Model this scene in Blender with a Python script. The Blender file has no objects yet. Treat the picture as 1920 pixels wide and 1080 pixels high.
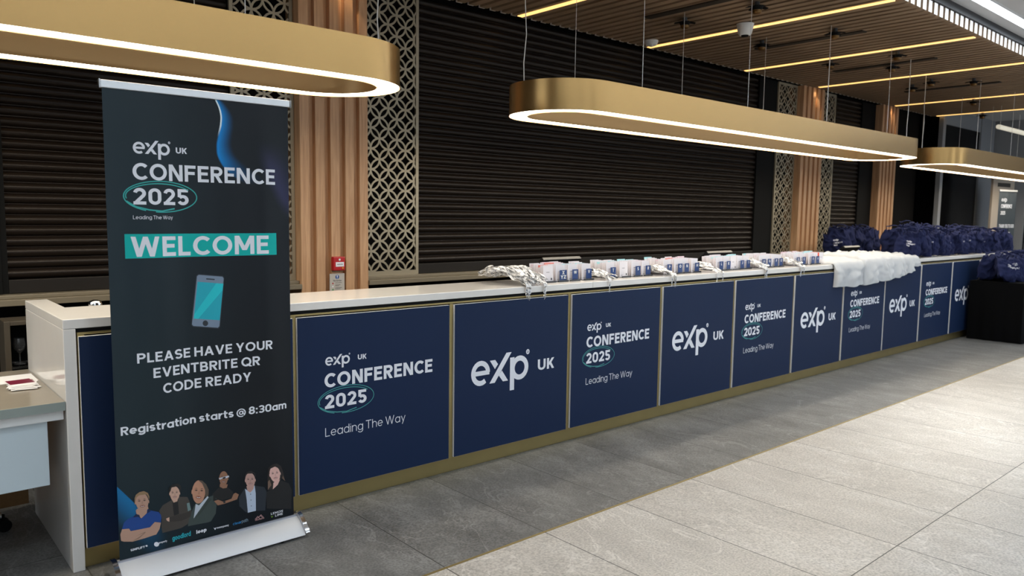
import bpy, bmesh, math, random
import numpy as np
from mathutils import Vector, Matrix, noise
random.seed(11)
sc = bpy.context.scene
col = sc.collection
D2R = math.pi / 180

# ------------------------------------------------------------------ camera, world, exposure
YAW, PITCH, ROLL, FPX = 0.849730849, -0.0977733626, 0.0137793117, 1427.99
CAM = np.array([0.0, 0.0, 1.56])
_f = np.array([math.cos(YAW) * math.cos(PITCH), math.sin(YAW) * math.cos(PITCH), math.sin(PITCH)])
_r = np.cross(_f, [0, 0, 1]); _r /= np.linalg.norm(_r)
_u = np.cross(_r, _f)
_r, _u = _r * math.cos(ROLL) + _u * math.sin(ROLL), -_r * math.sin(ROLL) + _u * math.cos(ROLL)
cam = bpy.data.cameras.new('camera')
cam.sensor_width = 36
cam.lens = 36 * FPX / 1920
cam.clip_start = 0.05
cam.clip_end = 200
cam.dof.use_dof = True
cam.dof.focus_distance = 4.2
cam.dof.aperture_fstop = 3.2
camo = bpy.data.objects.new('camera', cam)
camo.matrix_world = Matrix(((_r[0], _u[0], -_f[0], CAM[0]), (_r[1], _u[1], -_f[1], CAM[1]),
                            (_r[2], _u[2], -_f[2], CAM[2]), (0, 0, 0, 1)))
col.objects.link(camo)
sc.camera = camo

world = bpy.data.worlds.new('world')
sc.world = world
world.use_nodes = True
_bg = world.node_tree.nodes['Background']
_bg.inputs[0].default_value = (0.78, 0.90, 1.0, 1)
_bg.inputs[1].default_value = 2.0

vs = sc.view_settings
vs.view_transform = 'Standard'
vs.look = 'None'
vs.gamma = 1
vs.exposure = 0.8
vs.use_curve_mapping = False

RING_POWER, LED_POWER, HALL_POWER = 11.0, 0.95, 9.5


def on_y(px, py, y):
    """photo pixel -> (x, z) where its ray meets the upright plane Y = y"""
    d = _f + _r * ((px - 960) / FPX) + _u * ((540 - py) / FPX)
    t = (y - CAM[1]) / d[1]
    p = CAM + d * t
    return float(p[0]), float(p[2])


# ------------------------------------------------------------------ materials
MATS = {}


def srgb(r, g, b):
    return tuple(((c / 255 / 12.92) if c / 255 <= .04045 else ((c / 255 + .055) / 1.055) ** 2.4) for c in (r, g, b))


def mat(name, color, rough=.5, metal=0.0, spec=.5, emit=0, ecol=None, bump=0, bscale=60, vary=0, vscale=4, stretch=None,
        sheen=0, coat=0, aniso=0):
    if name in MATS:
        return MATS[name]
    m = bpy.data.materials.new(name)
    MATS[name] = m
    m.use_nodes = True
    nt = m.node_tree
    b = nt.nodes['Principled BSDF']
    b.inputs['Base Color'].default_value = (*color, 1)
    b.inputs['Roughness'].default_value = rough
    b.inputs['Metallic'].default_value = metal
    b.inputs['Specular IOR Level'].default_value = spec
    if sheen:
        b.inputs['Sheen Weight'].default_value = sheen
    if coat:
        b.inputs['Coat Weight'].default_value = coat
        b.inputs['Coat Roughness'].default_value = .12
    if emit:
        b.inputs['Emission Color'].default_value = (*(ecol or color), 1)
        b.inputs['Emission Strength'].default_value = emit
    if vary or bump:
        tc = nt.nodes.new('ShaderNodeTexCoord')
        mp = nt.nodes.new('ShaderNodeMapping')
        nt.links.new(tc.outputs['Object'], mp.inputs[0])
        if stretch:
            mp.inputs['Scale'].default_value = stretch
    if vary:
        n = nt.nodes.new('ShaderNodeTexNoise')
        n.inputs['Scale'].default_value = vscale
        n.inputs['Detail'].default_value = 6
        nt.links.new(mp.outputs[0], n.inputs['Vector'])
        mx = nt.nodes.new('ShaderNodeMix')
        mx.data_type = 'RGBA'
        mx.inputs[6].default_value = (*[max(0, c * (1 - vary)) for c in color], 1)
        mx.inputs[7].default_value = (*[min(1, c * (1 + vary)) for c in color], 1)
        nt.links.new(n.outputs['Fac'], mx.inputs[0])
        nt.links.new(mx.outputs[2], b.inputs['Base Color'])
    if bump:
        n2 = nt.nodes.new('ShaderNodeTexNoise')
        n2.inputs['Scale'].default_value = bscale
        n2.inputs['Detail'].default_value = 4
        nt.links.new(mp.outputs[0], n2.inputs['Vector'])
        bp = nt.nodes.new('ShaderNodeBump')
        bp.inputs['Strength'].default_value = bump
        bp.inputs['Distance'].default_value = .002
        nt.links.new(n2.outputs['Fac'], bp.inputs['Height'])
        nt.links.new(bp.outputs[0], b.inputs['Normal'])
    return m


def math_node(nt, op, a, b=None, c=None):
    n = nt.nodes.new('ShaderNodeMath')
    n.operation = op
    for i, v in enumerate((a, b, c)):
        if v is None:
            continue
        if isinstance(v, (int, float)):
            n.inputs[i].default_value = v
        else:
            nt.links.new(v, n.inputs[i])
    return n.outputs[0]


def tile_mat(name, base, dark, light, speck, x0, y0, tx, ty, rough):
    """stone tiles with thin joints, clouding, veins and pits"""
    m = bpy.data.materials.new(name)
    MATS[name] = m
    m.use_nodes = True
    nt = m.node_tree
    b = nt.nodes['Principled BSDF']
    tc = nt.nodes.new('ShaderNodeTexCoord')
    sp = nt.nodes.new('ShaderNodeSeparateXYZ')
    nt.links.new(tc.outputs['Object'], sp.inputs[0])
    ux = math_node(nt, 'DIVIDE', math_node(nt, 'SUBTRACT', sp.outputs[0], x0), tx)
    uy = math_node(nt, 'DIVIDE', math_node(nt, 'SUBTRACT', sp.outputs[1], y0), ty)
    jw = .0026

    def joint(u, t):
        fr = math_node(nt, 'FRACT', u)
        e = math_node(nt, 'MINIMUM', fr, math_node(nt, 'SUBTRACT', 1.0, fr))
        return math_node(nt, 'LESS_THAN', e, jw / t)
    j = math_node(nt, 'MAXIMUM', joint(ux, tx), joint(uy, ty))
    tid = math_node(nt, 'ADD', math_node(nt, 'MULTIPLY', math_node(nt, 'FLOOR', ux), 7.31),
                    math_node(nt, 'MULTIPLY', math_node(nt, 'FLOOR', uy), 3.77))
    off = nt.nodes.new('ShaderNodeCombineXYZ')
    nt.links.new(tid, off.inputs[2])
    va = nt.nodes.new('ShaderNodeVectorMath')
    va.operation = 'ADD'
    nt.links.new(tc.outputs['Object'], va.inputs[0])
    nt.links.new(off.outputs[0], va.inputs[1])
    mp = nt.nodes.new('ShaderNodeMapping')
    mp.inputs['Scale'].default_value = (1.6, .8, 1)
    mp.inputs['Rotation'].default_value = (0, 0, .5)
    nt.links.new(va.outputs[0], mp.inputs[0])
    n1 = nt.nodes.new('ShaderNodeTexNoise')
    n1.inputs['Scale'].default_value = 2.6
    n1.inputs['Detail'].default_value = 9
    n1.inputs['Roughness'].default_value = .68
    nt.links.new(mp.outputs[0], n1.inputs['Vector'])
    n2 = nt.nodes.new('ShaderNodeTexNoise')
    n2.inputs['Scale'].default_value = 95
    n2.inputs['Detail'].default_value = 3
    nt.links.new(va.outputs[0], n2.inputs['Vector'])
    cr = nt.nodes.new('ShaderNodeValToRGB')
    cr.color_ramp.elements[0].position = .3
    cr.color_ramp.elements[0].color = (*dark, 1)
    cr.color_ramp.elements[1].position = .72
    cr.color_ramp.elements[1].color = (*light, 1)
    e = cr.color_ramp.elements.new(.5)
    e.color = (*base, 1)
    nt.links.new(n1.outputs['Fac'], cr.inputs[0])
    sr = nt.nodes.new('ShaderNodeMapRange')
    sr.inputs[1].default_value = .30
    sr.inputs[2].default_value = .62
    sr.inputs[3].default_value = speck
    sr.inputs[4].default_value = 1.06
    nt.links.new(n2.outputs['Fac'], sr.inputs[0])
    mul = nt.nodes.new('ShaderNodeMix')
    mul.data_type = 'RGBA'
    mul.blend_type = 'MULTIPLY'
    mul.inputs[0].default_value = 1
    nt.links.new(cr.outputs[0], mul.inputs[6])
    nt.links.new(sr.outputs[0], mul.inputs[7])
    # thin pale veins
    n3 = nt.nodes.new('ShaderNodeTexNoise')
    n3.inputs['Scale'].default_value = 1.7
    n3.inputs['Detail'].default_value = 5
    n3.inputs['Distortion'].default_value = 1.2
    nt.links.new(mp.outputs[0], n3.inputs['Vector'])
    v = math_node(nt, 'ABSOLUTE', math_node(nt, 'SUBTRACT', n3.outputs['Fac'], .5))
    v = math_node(nt, 'MULTIPLY', math_node(nt, 'LESS_THAN', v, .006), .25)
    vm = nt.nodes.new('ShaderNodeMix')
    vm.data_type = 'RGBA'
    nt.links.new(v, vm.inputs[0])
    nt.links.new(mul.outputs[2], vm.inputs[6])
    vm.inputs[7].default_value = (*[min(1, c * 1.5) for c in light], 1)
    jm = nt.nodes.new('ShaderNodeMix')
    jm.data_type = 'RGBA'
    nt.links.new(j, jm.inputs[0])
    nt.links.new(vm.outputs[2], jm.inputs[6])
    jm.inputs[7].default_value = (.035, .033, .032, 1)
    nt.links.new(jm.outputs[2], b.inputs['Base Color'])
    b.inputs['Roughness'].default_value = rough
    bp = nt.nodes.new('ShaderNodeBump')
    bp.inputs['Strength'].default_value = .25
    bp.inputs['Distance'].default_value = .002
    nt.links.new(n2.outputs['Fac'], bp.inputs['Height'])
    nt.links.new(bp.outputs[0], b.inputs['Normal'])
    return m


def wood_mat(name, a, bcol, scale, rough=.5):
    m = bpy.data.materials.new(name)
    MATS[name] = m
    m.use_nodes = True
    nt = m.node_tree
    b = nt.nodes['Principled BSDF']
    tc = nt.nodes.new('ShaderNodeTexCoord')
    mp = nt.nodes.new('ShaderNodeMapping')
    mp.inputs['Scale'].default_value = scale
    nt.links.new(tc.outputs['Object'], mp.inputs[0])
    n = nt.nodes.new('ShaderNodeTexNoise')
    n.inputs['Scale'].default_value = 6
    n.inputs['Detail'].default_value = 7
    n.inputs['Distortion'].default_value = .6
    nt.links.new(mp.outputs[0], n.inputs['Vector'])
    cr = nt.nodes.new('ShaderNodeValToRGB')
    cr.color_ramp.elements[0].position = .33
    cr.color_ramp.elements[0].color = (*a, 1)
    cr.color_ramp.elements[1].position = .68
    cr.color_ramp.elements[1].color = (*bcol, 1)
    nt.links.new(n.outputs['Fac'], cr.inputs[0])
    nt.links.new(cr.outputs[0], b.inputs['Base Color'])
    b.inputs['Roughness'].default_value = rough
    return m


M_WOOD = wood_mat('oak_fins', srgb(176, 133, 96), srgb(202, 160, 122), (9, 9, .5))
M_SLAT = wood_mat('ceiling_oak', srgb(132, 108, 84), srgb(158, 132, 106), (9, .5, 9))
M_SLATEND = mat('slat_end_cap', (.80, .76, .72), .5)
M_DARK = mat('dark_backing', (.008, .007, .0065), .9, spec=.1)
M_BLACK = mat('black_paint', (.005, .005, .005), .7, spec=.12)
M_SHUT = mat('shutter_bronze', (.0165, .0112, .0085), .35, metal=.3, spec=.25)
M_SHUTRAIL = mat('shutter_rail', (.018, .015, .013), .5, metal=.2, spec=.25)
M_LATT = mat('lattice_metal', (.36, .31, .225), .45, metal=.45, vary=.08, vscale=3)
M_SILL = mat('sill_bronze', (.22, .185, .13), .45, metal=.3)
M_QUARTZ = mat('white_quartz', (.78, .745, .71), .10, spec=.5, vary=.03, vscale=9)
M_BRASS = mat('aged_brass', (.34, .265, .115), .42, metal=.85, vary=.16, vscale=5)
M_BRASSD = mat('dark_brass', (.20, .15, .06), .4, metal=.85)
M_NAVY = mat('navy_print', (.0088, .0208, .062), .5, spec=.16)
M_FOAM = mat('white_foam_edge', (.82, .82, .84), .6)
M_WHITEP = mat('white_print', (.80, .81, .87), .5)
M_TEALP = mat('teal_print', (.06, .33, .33), .5)
M_GOLD = mat('satin_gold', (.50, .305, .115), .27, metal=.82, vary=.05, vscale=2)
M_GOLDIN = mat('satin_gold_inside', (.56, .34, .14), .42, metal=.45)
M_RINGLIGHT = mat('ring_diffuser', (1, 1, 1), .5, emit=RING_POWER, ecol=(1, .90, .72))
M_LED = mat('warm_led', (1, .8, .5), .5, emit=LED_POWER, ecol=(1, .56, .17))
M_HALLLIGHT = mat('cool_led', (1, 1, 1), .5, emit=HALL_POWER, ecol=(.80, .91, 1))
M_CEIL = mat('hall_plaster', (.62, .62, .63), .8)
M_CABLE = mat('pale_cable', (.75, .73, .70), .5)
M_STEEL = mat('brushed_steel', (.62, .61, .60), .25, metal=1)
M_ALU = mat('silver_aluminium', (.72, .73, .75), .36, metal=.75)
M_CHROME = mat('chrome_trim', (.8, .8, .82), .12, metal=1)
M_WHITE = mat('white_plastic', (.74, .74, .73), .45)
M_CARD = mat('badge_card', (.74, .70, .735), .6)
M_CARDP = mat('badge_band_pink', (.74, .58, .64), .6)
M_CARDC = mat('badge_band_cyan', (.42, .74, .78), .6)
M_CARDR = mat('badge_band_coral', (.80, .26, .22), .6)
M_RED = mat('alarm_red', (.46, .012, .018), .35)
M_ORANGE = mat('orange_red_card', (.85, .09, .03), .5)
M_LETTER = mat('letter_navy', (.006, .035, .15), .4)
M_ACRYL = mat('black_acrylic', (.02, .022, .028), .25)
M_SHIRT = mat('white_cotton', (.50, .505, .52), .95, spec=.1, bump=.25, bscale=320)
M_BAG = mat('navy_canvas', (.0125, .0165, .055), .9, spec=.14, bump=.3, bscale=420)
M_CLOTH = mat('black_tablecloth', (.003, .003, .0034), .98, spec=.08)
M_GREY = mat('grey_frame', (.25, .26, .28), .5)
M_GREYW = mat('grey_wall', (.24, .24, .25), .7)
M_GLASSD = mat('tinted_glass', (.002, .002, .0025), .12, spec=.10)
M_TAUPE = mat('taupe_quartz', (.28, .245, .195), .12, vary=.05, vscale=20)
M_DESKEDGE = mat('desk_edge', (.26, .30, .28), .4)
M_DESKW = mat('pale_blue_laminate', (.60, .69, .74), .4)
M_BEIGE = mat('beige_panel', (.42, .36, .30), .5)
M_CORK = mat('brown_board', (.15, .085, .035), .8, vary=.25, vscale=60)
M_PAPER = mat('white_paper', (.80, .78, .77), .6)
M_MAROON = mat('maroon_print', (.16, .006, .03), .4)
M_GREYSIGN = mat('sign_grey', (.50, .46, .42), .5)
M_INK = mat('black_ink', (.02, .02, .025), .5)
M_BLUEI = mat('blue_icon', (.02, .08, .30), .5)
M_GLASS = mat('clear_glassware', (.2, .21, .23), .08, spec=.3)
M_GLASS.node_tree.nodes['Principled BSDF'].inputs['Transmission Weight'].default_value = .85
M_SCREEN = mat('screen_black', (.012, .012, .014), .3)

# ribbon with small dark printed marks along its length
M_RIBBON = mat('printed_ribbon', (.78, .77, .76), .55)
_nt = M_RIBBON.node_tree
_uv = _nt.nodes.new('ShaderNodeUVMap')
_sp = _nt.nodes.new('ShaderNodeSeparateXYZ')
_nt.links.new(_uv.outputs[0], _sp.inputs[0])
_fr = math_node(_nt, 'FRACT', _sp.outputs[0])
_a = math_node(_nt, 'LESS_THAN', _fr, .27)
_dv = math_node(_nt, 'ABSOLUTE', math_node(_nt, 'SUBTRACT', _sp.outputs[1], .5))
_b = math_node(_nt, 'LESS_THAN', _dv, .24)
_c = math_node(_nt, 'GREATER_THAN', math_node(_nt, 'FRACT', math_node(_nt, 'MULTIPLY', _sp.outputs[0], 6.0)), .25)
_k = math_node(_nt, 'MULTIPLY', math_node(_nt, 'MULTIPLY', _a, _b), _c)
_mx = _nt.nodes.new('ShaderNodeMix')
_mx.data_type = 'RGBA'
_nt.links.new(_k, _mx.inputs[0])
_mx.inputs[6].default_value = (.86, .85, .85, 1)
_mx.inputs[7].default_value = (.03, .04, .08, 1)
_nt.links.new(_mx.outputs[2], _nt.nodes['Principled BSDF'].inputs['Base Color'])


# ------------------------------------------------------------------ mesh helpers
class MB:
    def __init__(s):
        s.v, s.f, s.m, s.uv = [], [], [], None

    def add(s, verts, faces, mi=0):
        o = len(s.v)
        s.v += [tuple(map(float, p)) for p in verts]
        s.f += [tuple(i + o for i in f) for f in faces]
        s.m += [mi] * len(faces)
        return s

    def box(s, x0, x1, y0, y1, z0, z1, mi=0):
        v = [(x0, y0, z0), (x1, y0, z0), (x1, y1, z0), (x0, y1, z0), (x0, y0, z1), (x1, y0, z1), (x1, y1, z1), (x0, y1, z1)]
        return s.add(v, [(3, 2, 1, 0), (4, 5, 6, 7), (0, 1, 5, 4), (1, 2, 6, 5), (2, 3, 7, 6), (3, 0, 4, 7)], mi)

    def obox(s, c, size, rot, mi=0):
        v = []
        for sz in (-.5, .5):
            for sx, sy in ((-.5, -.5), (.5, -.5), (.5, .5), (-.5, .5)):
                v.append(Vector(c) + rot @ Vector((sx * size[0], sy * size[1], sz * size[2])))
        return s.add(v, [(3, 2, 1, 0), (4, 5, 6, 7), (0, 1, 5, 4), (1, 2, 6, 5), (2, 3, 7, 6), (3, 0, 4, 7)], mi)

    def tube(s, pts, r, n=8, mi=0, caps=True):
        pts = [Vector(p) for p in pts]
        rr = r if isinstance(r, (list, tuple)) else [r] * len(pts)
        rings = []
        up = None
        for i, p in enumerate(pts):
            d = (pts[min(i + 1, len(pts) - 1)] - pts[max(i - 1, 0)]).normalized()
            if up is None:
                up = d.orthogonal().normalized()
            up = (up - d * up.dot(d))
            up = up.normalized() if up.length > 1e-6 else d.orthogonal().normalized()
            w = d.cross(up)
            rings.append([p + (up * math.cos(2 * math.pi * k / n) + w * math.sin(2 * math.pi * k / n)) * rr[i] for k in range(n)])
        v = [q for rg in rings for q in rg]
        f = [(i * n + k, i * n + (k + 1) % n, (i + 1) * n + (k + 1) % n, (i + 1) * n + k) for i in range(len(pts) - 1) for k in range(n)]
        if caps:
            f += [tuple(range(n - 1, -1, -1)), tuple((len(pts) - 1) * n + k for k in range(n))]
        return s.add(v, f, mi)

    def lathe(s, prof, c=(0, 0, 0), n=24, mi=0):
        v, f = [], []
        for r, z in prof:
            for k in range(n):
                a = 2 * math.pi * k / n
                v.append((c[0] + r * math.cos(a), c[1] + r * math.sin(a), c[2] + z))
        for i in range(len(prof) - 1):
            for k in range(n):
                f.append((i * n + k, i * n + (k + 1) % n, (i + 1) * n + (k + 1) % n, (i + 1) * n + k))
        f += [tuple(range(n - 1, -1, -1)), tuple((len(prof) - 1) * n + k for k in range(n))]
        return s.add(v, f, mi)

    def prism(s, poly, axis, a, b, mi=0):
        """poly in the plane across `axis`, extruded a..b"""
        def P(p, t):
            return {'x': (t, p[0], p[1]), 'y': (p[0], t, p[1]), 'z': (p[0], p[1], t)}[axis]
        n = len(poly)
        v = [P(p, a) for p in poly] + [P(p, b) for p in poly]
        f = [tuple(range(n - 1, -1, -1)), tuple(range(n, 2 * n))] + [(i, (i + 1) % n, n + (i + 1) % n, n + i) for i in range(n)]
        return s.add(v, f, mi)

    def grid(s, fn, nu, nv, mi=0, flip=False):
        v = [fn(i / nu, j / nv) for j in range(nv + 1) for i in range(nu + 1)]
        f = []
        for j in range(nv):
            for i in range(nu):
                a = j * (nu + 1) + i
                q = (a, a + 1, a + nu + 2, a + nu + 1)
                f.append(q[::-1] if flip else q)
        return s.add(v, f, mi)

    def build(s, name, mats, parent=None, smooth=None, bevel=0, loc=None):
        me = bpy.data.meshes.new(name)
        off = Vector(loc) if loc is not None else Vector((0, 0, 0))
        me.from_pydata([Vector(p) - off for p in s.v], [], s.f)
        for m in (mats if isinstance(mats, (list, tuple)) else [mats]):
            me.materials.append(m)
        if any(s.m):
            me.polygons.foreach_set('material_index', s.m)
        if s.uv is not None:
            ul = me.uv_layers.new(name='UVMap')
            for lp in me.loops:
                ul.data[lp.index].uv = s.uv[lp.vertex_index]
        me.update()
        if smooth is not None:
            me.polygons.foreach_set('use_smooth', [True] * len(me.polygons))
            me.set_sharp_from_angle(angle=smooth * D2R)
        o = bpy.data.objects.new(name, me)
        col.objects.link(o)
        if parent is not None:
            o.parent = parent
        o.location = off
        if bevel:
            b = o.modifiers.new('bevel', 'BEVEL')
            b.width = bevel
            b.segments = 2
            b.limit_method = 'ANGLE'
        return o


def tag(o, label, cat, group=None, kind=None):
    o['label'] = label
    o['category'] = cat
    if group:
        o['group'] = group
    if kind:
        o['kind'] = kind
    return o


def struct(o):
    o['kind'] = 'structure'
    return o


def empty(name, loc, label, cat, group=None, rz=0):
    o = bpy.data.objects.new(name, None)
    o.location = loc
    o.rotation_euler = (0, 0, rz)
    o.empty_display_size = .05
    col.objects.link(o)
    return tag(o, label, cat, group)


def copy_tree(o, parent=None):
    c = o.copy()
    col.objects.link(c)
    c.parent = parent
    for ch in list(o.children):
        copy_tree(ch, c)
    return c


# ------------------------------------------------------------------ a drawn geometric sans alphabet (strokes)
def arcp(cx, cy, rx, ry, a0, a1, n=12):
    return [(cx + rx * math.cos((a0 + (a1 - a0) * i / n) * D2R), cy + ry * math.sin((a0 + (a1 - a0) * i / n) * D2R)) for i in range(n + 1)]


def strip(pts, w, closed=False):
    h = w / 2
    n = len(pts)
    L, R = [], []
    for i in range(n):
        if closed:
            a, b = Vector(pts[i - 1]), Vector(pts[(i + 1) % n])
        else:
            a, b = Vector(pts[max(0, i - 1)]), Vector(pts[min(n - 1, i + 1)])
        p = Vector(pts[i])
        d1 = (p - a).normalized() if (p - a).length > 1e-9 else (b - p).normalized()
        d2 = (b - p).normalized() if (b - p).length > 1e-9 else d1
        nn = Vector((-(d1 + d2).y, (d1 + d2).x))
        nn = nn.normalized() if nn.length > 1e-6 else Vector((-d1.y, d1.x))
        k = h / max(.5, nn.dot(Vector((-d1.y, d1.x))))
        L.append(p + nn * k)
        R.append(p - nn * k)
    m = n if closed else n - 1
    return [[tuple(R[i]), tuple(R[(i + 1) % n]), tuple(L[(i + 1) % n]), tuple(L[i])] for i in range(m)]


def glyph(ch, w):
    h = w / 2
    out = []

    def V(x, y0, y1): out.append([(x - h, y0), (x + h, y0), (x + h, y1), (x - h, y1)])
    def H(y, x0, x1): out.append([(x0, y - h), (x1, y - h), (x1, y + h), (x0, y + h)])

    def S(x0, y0, x1, y1, k=1.0):
        d = k * h * math.hypot(x1 - x0, y1 - y0) / abs(y1 - y0)
        out.append([(x0 - d, y0), (x0 + d, y0), (x1 + d, y1), (x1 - d, y1)])

    def P(p, closed=False): out.extend(strip(p, w, closed))
    X = .73
    if ch == 'A':
        W = .84; S(h * 1.1, 0, W / 2, 1); S(W - h * 1.1, 0, W / 2, 1); H(.3, .2, W - .2)
    elif ch == 'B':
        W = .68; V(h, 0, 1); r = (1 - 2 * h) / 4
        P([(h, 1 - h), (W - r - h - .04, 1 - h)] + arcp(W - r - h - .04, 1 - h - r, r, r, 90, -90) + [(h, .5)])
        P([(h, .5), (W - r - h, .5)] + arcp(W - r - h, h + r, r, r, 90, -90) + [(h, h)])
    elif ch == 'C':
        W = .75; P(arcp(.44, .5, .44 - h, .5 - h, 44, 316, 22))
    elif ch == 'D':
        W = .8; V(h, 0, 1); P([(h, 1 - h), (W / 2 - .06, 1 - h)] + arcp(W / 2 - .06, .5, W / 2 - h + .06, .5 - h, 90, -90, 18) + [(h, h)])
    elif ch in 'EF':
        W = .6; V(h, 0, 1); H(1 - h, h, W); H(.52, h, W - .05)
        if ch == 'E': H(h, h, W)
    elif ch == 'G':
        W = .88; P(arcp(W / 2, .5, W / 2 - h, .5 - h, 42, 350, 22)); H(.47, W / 2 + .02, W); V(W - h, .1, .5)
    elif ch == 'H':
        W = .74; V(h, 0, 1); V(W - h, 0, 1); H(.5, h, W - h)
    elif ch == 'I':
        W = w; V(h, 0, 1)
    elif ch == 'J':
        W = .5; P([(W - h, 1)] + [(W - h, .3)] + arcp(W / 2 - .02, .3, W / 2 - h + .02, .3 - h, 0, -165))
    elif ch == 'K':
        W = .72; V(h, 0, 1); S(h * 1.6, .36, W - h * 1.4, 1); S(W - h * 1.3, 0, .3, .58)
    elif ch == 'L':
        W = .55; V(h, 0, 1); H(h, h, W)
    elif ch == 'M':
        W = .92; V(h, 0, 1); V(W - h, 0, 1); S(W / 2, .22, h * 1.2, 1); S(W / 2, .22, W - h * 1.2, 1)
    elif ch == 'N':
        W = .76; V(h, 0, 1); V(W - h, 0, 1); S(W - h * 1.15, 0, h * 1.15, 1)
    elif ch in 'OQ':
        W = .92; P(arcp(W / 2, .5, W / 2 - h, .5 - h, 0, 360 - 360 / 28, 27), True)
        if ch == 'Q': S(W - .04, -.04, W / 2 + .1, .28)
    elif ch == 'P' or ch == 'R':
        W = .68; V(h, 0, 1); r = (.6 - w) / 2
        P([(h, 1 - h), (W - r - h, 1 - h)] + arcp(W - r - h, 1 - h - r, r, r, 90, -90) + [(h, 1 - h - 2 * r)])
        if ch == 'R': S(W - h * 1.1, 0, .32, .46)
    elif ch == 'S':
        W = .68; r = (1 - 2 * h) / 4
        P(arcp(W / 2, 1 - h - r, W / 2 - h, r, 25, 270, 14) + arcp(W / 2, h + r, W / 2 - h, r, 90, -155, 14)[1:])
    elif ch == 'T':
        W = .7; V(W / 2, 0, 1); H(1 - h, 0, W)
    elif ch == 'U':
        W = .74; P([(h, 1), (h, W / 2)] + arcp(W / 2, W / 2, W / 2 - h, W / 2 - h, 180, 360, 14) + [(W - h, W / 2), (W - h, 1)])
    elif ch == 'V':
        W = .82; S(W / 2, 0, h * 1.1, 1); S(W / 2, 0, W - h * 1.1, 1)
    elif ch == 'W':
        W = 1.2; a, b, c = h * 1.1, .33, W / 2
        S(b, 0, a, 1); S(b, 0, c, 1); S(W - b, 0, c, 1); S(W - b, 0, W - a, 1)
    elif ch == 'X':
        W = .78; S(h * 1.3, 0, W - h * 1.3, 1); S(W - h * 1.3, 0, h * 1.3, 1)
    elif ch == 'Y':
        W = .78; S(W / 2, .4, h * 1.2, 1); S(W / 2, .4, W - h * 1.2, 1); V(W / 2, 0, .48)
    elif ch == 'Z':
        W = .66; H(1 - h, 0, W); H(h, 0, W); S(h * 1.6, w * .8, W - h * 1.6, 1 - w * .8)
    elif ch == '0':
        W = .68; P(arcp(W / 2, 1 - W / 2, W / 2 - h, W / 2 - h, 0, 180, 14) + arcp(W / 2, W / 2, W / 2 - h, W / 2 - h, 180, 360, 14), True)
    elif ch == '2':
        W = .64; r = W / 2 - h; P(arcp(W / 2, 1 - h - r, r, r, 170, -38, 14) + [(h * 1.5, w * .72)]); H(h, 0, W)
    elif ch == '3':
        W = .64; r = (1 - 2 * h) / 4; P(arcp(W / 2, 1 - h - r, W / 2 - h, r, 155, -90, 12) + arcp(W / 2, h + r, W / 2 - h, r, 90, -155, 12)[1:])
    elif ch == '5':
        W = .64; r = W / 2 - h; V(h + .03, .5, 1); H(1 - h, h, W - .04); P(arcp(W / 2 - .01, h + r, r, r, 140, -155, 16))
    elif ch == '8':
        W = .66; r = (1 - 2 * h) / 4
        P(arcp(W / 2, 1 - h - r, W / 2 - h - .03, r, 0, 340, 17), True); P(arcp(W / 2, h + r, W / 2 - h, r, 0, 340, 17), True)
    elif ch in 'aodqgpb':
        W = .68; P(arcp(W / 2, X / 2, W / 2 - h, X / 2 - h, 0, 360 - 18, 19), True)
        if ch == 'a': V(W - h, 0, X)
        if ch == 'd': V(W - h, 0, 1)
        if ch == 'q': V(W - h, -.27, X)
        if ch == 'p': V(h, -.27, X)
        if ch == 'b': V(h, 0, 1)
        if ch == 'g': P([(W - h, X), (W - h, 0)] + arcp(W / 2, 0, W / 2 - h, .27 - h, 0, -160, 10))
    elif ch == 'c':
        W = .62; P(arcp(W / 2 + .02, X / 2, W / 2 - h + .02, X / 2 - h, 48, 312, 18))
    elif ch == 'e':
        W = .66; P(arcp(W / 2, X / 2, W / 2 - h, X / 2 - h, 0, 318, 20)); H(X / 2 - h * .1, w * .5, W - h * .2)
    elif ch == 'f':
        W = .4; V(.17, 0, .75); P([(.17, .7)] + arcp(.17 + .18, 1 - h - .18, .18, .18, 180, 80, 6)); H(X - h, 0, W)
    elif ch in 'hnm':
        r = .26 - h * .4
        W = .6 if ch != 'm' else .96
        V(h, 0, 1 if ch == 'h' else X)
        cx = (W if ch != 'm' else W / 2 + h)
        rr = (cx - w) / 2
        P(arcp(h + rr, X - h - rr, rr, rr, 180, 0, 12) + [(cx - h, 0)])
        if ch == 'm': P(arcp(W / 2 + rr, X - h - rr, rr, rr, 180, 0, 12) + [(W - h, 0)])
    elif ch == 'i':
        W = w; V(h, 0, X); V(h, .86, .86 + w)
    elif ch == 'l':
        W = w; V(h, 0, 1)
    elif ch == 'r':
        W = .42; V(h, 0, X); P(arcp(W - .02, X - h - .3, .36 - h, .3, 180, 85, 8))
    elif ch == 's':
        W = .54; r = (X - 2 * h) / 4
        P(arcp(W / 2, X - h - r, W / 2 - h, r, 25, 270, 10) + arcp(W / 2, h + r, W / 2 - h, r, 90, -155, 10)[1:])
    elif ch == 't':
        W = .42; V(.17, .16, .94); H(X - h, 0, W); P(arcp(.17 + .16, .16 + h * .4, .16, .16 - h * .6, 180, 290, 6))
    elif ch == 'u':
        W = .6; r = W / 2 - h; P([(h, X), (h, h + r)] + arcp(W / 2, h + r, r, r, 180, 360, 10)); V(W - h, 0, X)
    elif ch == 'v':
        W = .62; S(W / 2, 0, h * 1.1, X); S(W / 2, 0, W - h * 1.1, X)
    elif ch == 'w':
        W = .95; S(.27, 0, h * 1.1, X); S(.27, 0, W / 2, X); S(W - .27, 0, W / 2, X); S(W - .27, 0, W - h * 1.1, X)
    elif ch == 'y':
        W = .62; S(W / 2 + .02, 0, h * 1.1, X); S(W / 2 - .13, -.27, W - h * 1.1, X)
    elif ch == ':':
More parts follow.
